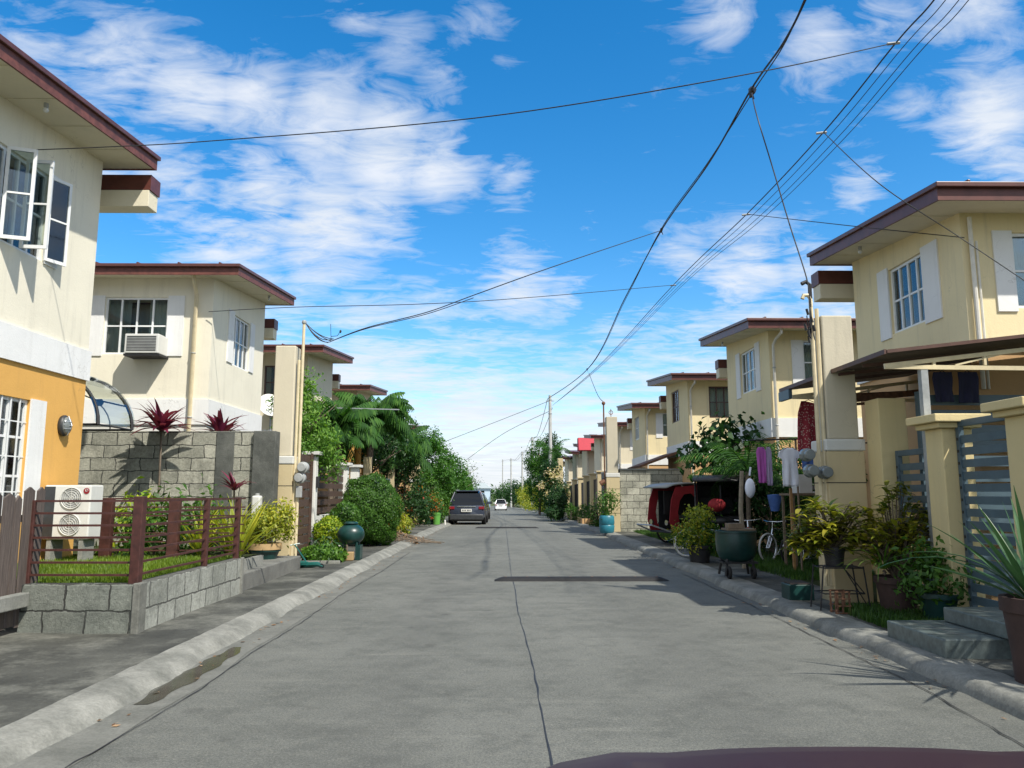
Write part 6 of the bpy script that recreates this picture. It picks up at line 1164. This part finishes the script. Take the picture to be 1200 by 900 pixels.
a_ = atx(881, 108, XA); wire('drop_cable', 'curving cable dropping from the thick cable to the right meter pillar', [a_, at(886, 132, 10.2), at(905, 195, 10.2), at(925, 262, 10.2), at(945, 325, 10.1), at(949, 352, 10.1)], .009, GW)
a_ = atx(690, 437, XA); wire('drop_cable', 'thin cable dropping to the far meter pillar beside the blue barrel', [a_, at(700, 462, 30), Vector((3.62, 28.1, 4.8))], .012, GW)
# pale insulators & twisted ties
for q, lb in ((b1_, 'topmost grey clamp on the cable bundle, near the top edge'), (b2_, 'grey clamp on the bundle above the near right roof'), (b3_, 'grey clamp on the bundle where the wall corner cable starts'), (b4_, 'lowest grey clamp on the bundle, holding the level cable')):
    m = MB(); m.tube([q+Vector((-.12, 0, -.02)), q+Vector((.05, 0, .0))], .02, 6); tag(m.build('cable_clamp', 'grey_plastic'), lb, 'clamp', 'clamps on the cable bundle')
for k, (o_, lb) in enumerate((((-.2), 'far cable between the nearest round pole and the next one'), ((.2), 'second far cable between the nearest round pole and the next one'))):
    wire('far_cable', lb, [P1+Vector((o_, 0, -.3-.8*k)), (P1+P5)/2+Vector((o_, 0, -1.6)), P5+Vector((o_, 0, -.2)), (P5+P2)/2+Vector((o_, 0, -.9)), P2+Vector((o_, 0, -.2)), (P2+P3)/2+Vector((o_, 0, -.9)), P3+Vector((0, 0, -.3)), P4+Vector((0, 0, -.3))], .022, GW)
for k, ((u, v_), y_, lb) in enumerate((((520, 518), 70, 'far cable running left from the nearest round pole above the tall feathery bush'), ((545, 540), 75, 'lower far cable running left from the nearest round pole'))):
    wire('far_cable', lb, [P1+Vector((-.1, 0, -.5-.9*k)), (P1+at(u, v_, y_))/2+Vector((0, 0, -.25)), at(u, v_, y_)], .02, GW)

# ------------------------------------------------------------------ vehicles
def loft(mb, secs):
    """secs: list of (y, [(x,z) half profile bottom->top])"""
    n = len(secs[0][1]); v = []
    for y, pr in secs:
        v += [(x, y, z) for x, z in pr]+[(-x, y, z) for x, z in reversed(pr)]
    k = 2*n; f = [(i*k+a, i*k+(a+1) % k, (i+1)*k+(a+1) % k, (i+1)*k+a) for i in range(len(secs)-1) for a in range(k)]
    f += [tuple(range(k))[::-1], tuple((len(secs)-1)*k+a for a in range(k))]; mb.add(v, f)
def car(label, paint, loc, rz, suv=True, s=1.0):
    t = thing('car', label, 'car', (0, 0, 0), 'cars parked along the street')
    L_, Wd, Hb, Ht = (4.6, .93, 1.02, 1.72) if suv else (3.7, .80, .92, 1.48); R_ = .36 if suv else .29; gc = .26 if suv else .2
    def sec(w, zt_, zb=gc): return [(w*.90, zb), (w*.98, zb+.16), (w, zb+.42), (w*.985, zt_-.16), (w*.93, zt_)]
    m = MB(); ys_ = [(-L_/2, .86, Hb*.86), (-L_/2+.06, .94, Hb*.97), (-L_/2+.35, 1.0, Hb), (0, 1.0, Hb), (L_/2-1.35, 1, Hb), (L_/2-.9, .99, Hb*.96), (L_/2-.25, .93, Hb*.86), (L_/2-.02, .82, Hb*.7)]
    loft(m, [(y, sec(Wd*k, z)) for y, k, z in ys_]); m.build('body', paint, t, smooth=True)
    m = MB(); yb_ = -L_/2; cab = [(yb_+.10, Hb-.04, .93), (yb_+.42, Ht-.12, .80), (yb_+.75, Ht-.01, .78), (L_/2-2.3, Ht, .78), (L_/2-1.85, Ht-.1, .79), (L_/2-1.15, Hb-.04, .93)]
    # greenhouse as loft of cross sections: roof height varies
    secs = [(y, [(Wd*.95, Hb-.05), (Wd*.95-(z-Hb+.05)*.10, Hb-.04+(z-Hb+.04)*.5), (Wd*.94-(z-Hb+.05)*.32, z-.03 if z-.03 > Hb-.04 else Hb-.035), (Wd*.66, z+.005)]) for y, z, k in cab]
    loft(m, secs); m.build('cabin_glass', 'car_glass', t, smooth=True)
    m = MB(); m.box(-Wd*.63, Wd*.63, yb_+.42, L_/2-1.95, Ht-.02, Ht+.03); m.build('roof', paint, t, bevel=.03, smooth=True)
    if suv: m = MB(); [m.box(sx*Wd*.60-.02, sx*Wd*.60+.02, yb_+.6, L_/2-2.2, Ht+.032, Ht+.07) for sx in (-1, 1)]; m.build('roof_rail', 'galv', t)
    for sx in (-1, 1):
        m = MB(); m.add([(sx*Wd*.965, yb_+.06, Hb-.04), (sx*Wd*.965, yb_+.32, Hb-.04), (sx*Wd*.73, yb_+.72, Ht-.02), (sx*Wd*.68, yb_+.42, Ht-.05)], [(0, 1, 2, 3)]); m.build('rear_pillar', paint, t, solid=.04)
        m = MB(); m.box(min(sx*Wd*.66, sx*Wd*.96), max(sx*Wd*.66, sx*Wd*.96), yb_-.03, yb_+.10, Hb-.22, Hb-.08); m.build('tail_light', 'tail_red', t, bevel=.02, smooth=True)
        m = MB(); m.box(min(sx*Wd*.99, sx*(Wd+.18)), max(sx*Wd*.99, sx*(Wd+.18)), L_/2-1.62, L_/2-1.5, Hb, Hb+.14); m.build('mirror', paint, t, bevel=.02)
        for yw in (-L_/2+.82, L_/2-.86):
            m = MB(); m.lathe([(R_*.6, -.1), (R_*.93, -.11), (R_, -.07), (R_, .07), (R_*.93, .11), (R_*.6, .1)], (sx*(Wd-.08), yw, R_), 24, 'x'); w = m.build('wheel', 'rubber', t, smooth=True); m = MB(); m.lathe([(.0, -.03), (R_*.62, -.06), (R_*.62, .06), (.0, .03)], (sx*(Wd-.06), yw, R_), 16, 'x'); m.build('rim', 'galv', w, smooth=True)
            m = MB(); m.lathe([(R_*1.18, -.012), (R_*1.18, .012), (.0, .012), (.0, -.012)], (sx*(Wd-.012), yw, R_+.02), 24, 'x'); m.build('wheel_arch', 'black', t)
    m = MB(); m.box(-Wd*.93, Wd*.93, yb_-.10, yb_+.15, gc, gc+.30); m.build('bumper', 'dark_plastic' if suv else paint, t, bevel=.05, smooth=True)
    m = MB(); m.box(-.27, .27, yb_-.045, yb_-.02, Hb*.66, Hb*.66+.15); pl = m.build('number_plate', 'white_plastic', t); m = MB()
    for q in (-.19, -.12, -.05, .05, .12, .19): m.box(q-.018, q+.018, yb_-.052, yb_-.046, Hb*.66+.04, Hb*.66+.11)
    m.build('plate_characters', 'black', pl)
    m = MB(); m.box(-Wd*.5, Wd*.5, yb_-.03, yb_+.02, Hb-.10, Hb-.055); m.build('trim_strip', 'chrome', t)
    for sx in (-1, 1): m = MB(); m.ball((sx*Wd*.66, L_/2-.18, Hb*.66), .13, 12, 8, (1.2, .8, .6)); m.build('headlight', 'meter_glass', t, smooth=True)
    m = MB(); m.box(-Wd*.80, Wd*.80, -L_/2+.1, L_/2-.3, gc-.06, gc+.05); m.build('underbody', 'black', t)
    t.location = loc; t.rotation_euler = (0, 0, rz); t.scale = (s,)*3; return t
car('dark grey sport utility car parked with its rear to us at the left kerb', 'paint_darkgrey', (-1.93, 41.8, gz(41.8)), R(-.8), True)
car('black car parked just ahead of the dark grey one, mostly hidden', 'paint_black', (-2.0, 51.0, gz(51)), R(-1), True)
car('small white hatchback far down the street', 'paint_white', T(.12, 112, 0), R(1), False, 1.05)
# the car we look out of: only its red front
t = thing('red_car_front', 'dark red car bonnet edge at the very bottom of the picture', 'car', (.55, .8, 0))
m = MB(); secs = []
for k in range(15):
    u = k/14; y = .55+1.28*u; drop = .16*u**2+.10*max(0, u-.78)**1.2*6; row = []
    secs.append([(.62+.88*(-1+2*i/16)*(1-.10*u**2), y-.26*abs(-1+2*i/16)**2.4*u, 1.105-drop-.07*abs(-1+2*i/16)**3+.012*(abs(abs(-1+2*i/16)-.55) < .1)) for i in range(17)])
m.add([p for r_ in secs for p in r_], [(a*17+i, a*17+i+1, (a+1)*17+i+1, (a+1)*17+i) for a in range(14) for i in range(16)]); m.build('bonnet', 'paint_red', t, smooth=True, solid=.02)
m = MB(); poly = [(0.42, .3), (1.75, .28), (1.9, .45), (1.82, .70), (1.3, .80), (.5, .86)]
for sx in (-1, 1): m.prism(poly, 0.55+sx*.80-.06, 0.55+sx*.80+.04, 'x')
m.build('wing', 'paint_red', t, bevel=.02); m = MB(); m.box(-.2, 1.68, 1.62, 1.80, .25, .52); m.build('bumper', 'dark_plastic', t, bevel=.04)
for sx in (-1, 1): m = MB(); m.ball((0.55+sx*.62, 1.62, .62), .12, 14, 10, (1.2, .8, .7)); m.build('headlight', 'meter_glass', t, smooth=True); m = MB(); m.lathe([(.2, -.09), (.30, -.09), (.31, .0), (.30, .09), (.2, .09)], (0.55+sx*.72, .95, .31), 20, 'x'); m.build('wheel', 'rubber', t, smooth=True)
# ------------------------------------------------------------------ far end
t = thing('far_house', 'pale blue white house closing the far end of the road', 'house', T(-4.2, 170, 0)); X, Y, Z_ = T(-1.5, 170, 0)
m = MB(); m.box(X-3, X+.8, Y, Y+5, Z_, Z_+4.2); m.build('wall', 'blue_house', t); m = MB(); m.prism([(X-3.4, Z_+4.2), (X+1.2, Z_+4.2), (X-.4, Z_+5.4), (X-1.8, Z_+5.4)], Y-.4, Y+5.4, 'y'); m.build('roof', 'skyblue_roof', t); m = MB(); m.box(X-1.8, X-.4, Y-.06, Y-.02, Z_+2.8, Z_+3.7); m.build('window', 'car_glass', t)
GT = 'trees closing the far end of the road'
lbT = ['dark rounded tree above the pale blue house', 'broad low green tree line right of the pale blue house', 'green tree behind the small white car', 'tree clump beyond the slim far poles', 'leafy tree over the far right kerb', 'dark tree over the far left kerb behind the bushes', 'low tree filling the left end of the far tree line']
for k, (x, y, r, h_) in enumerate(((-5.5, 185, 3.2, 6.6), (3, 205, 5, 7.2), (3.8, 175, 3.0, 5.0), (10, 200, 5, 7.5), (5.5, 150, 2.8, 5.5), (-7.5, 120, 3.2, 6.0), (-12, 190, 6, 7))):
    X, _, g0 = T(x, y, 0); X = x+gx(min(y, 150)); t = thing('far_tree', lbT[k], 'tree', (X, y, g0), GT); m = MB(); limbs(m, (X, y, g0), (X, y, g0+h_*.6), .2, 7, r*.6); m.build('trunk', 'bark', t)
    foliage('crown', [(X, y, g0+h_*.62, r, r*.8, h_*.36), (X+r*.6, y, g0+h_*.45, r*.7, r*.7, h_*.3), (X-r*.6, y, g0+h_*.5, r*.7, r*.7, h_*.28)], 2600, .45, 'leaf_dark' if k % 2 == 0 else 'leaf_green', t, spread=.45)
m = MB(); v = []; xs_ = np.linspace(-420, 420, 140)
pts_ = [(x, 330+30*sin(x*.02), 4+3*sin(x*.013)+2*sin(x*.05+1)) for x in xs_]
C_ = [(x, y, h_*.5-3, 7, 5, h_*.5+2) for x, y, h_ in pts_]; tag(foliage('distant_woods', C_, 16000, 1.6, 'leaf_dark', spread=1.2), 'distant dark woods along the horizon', 'woods', kind='stuff')
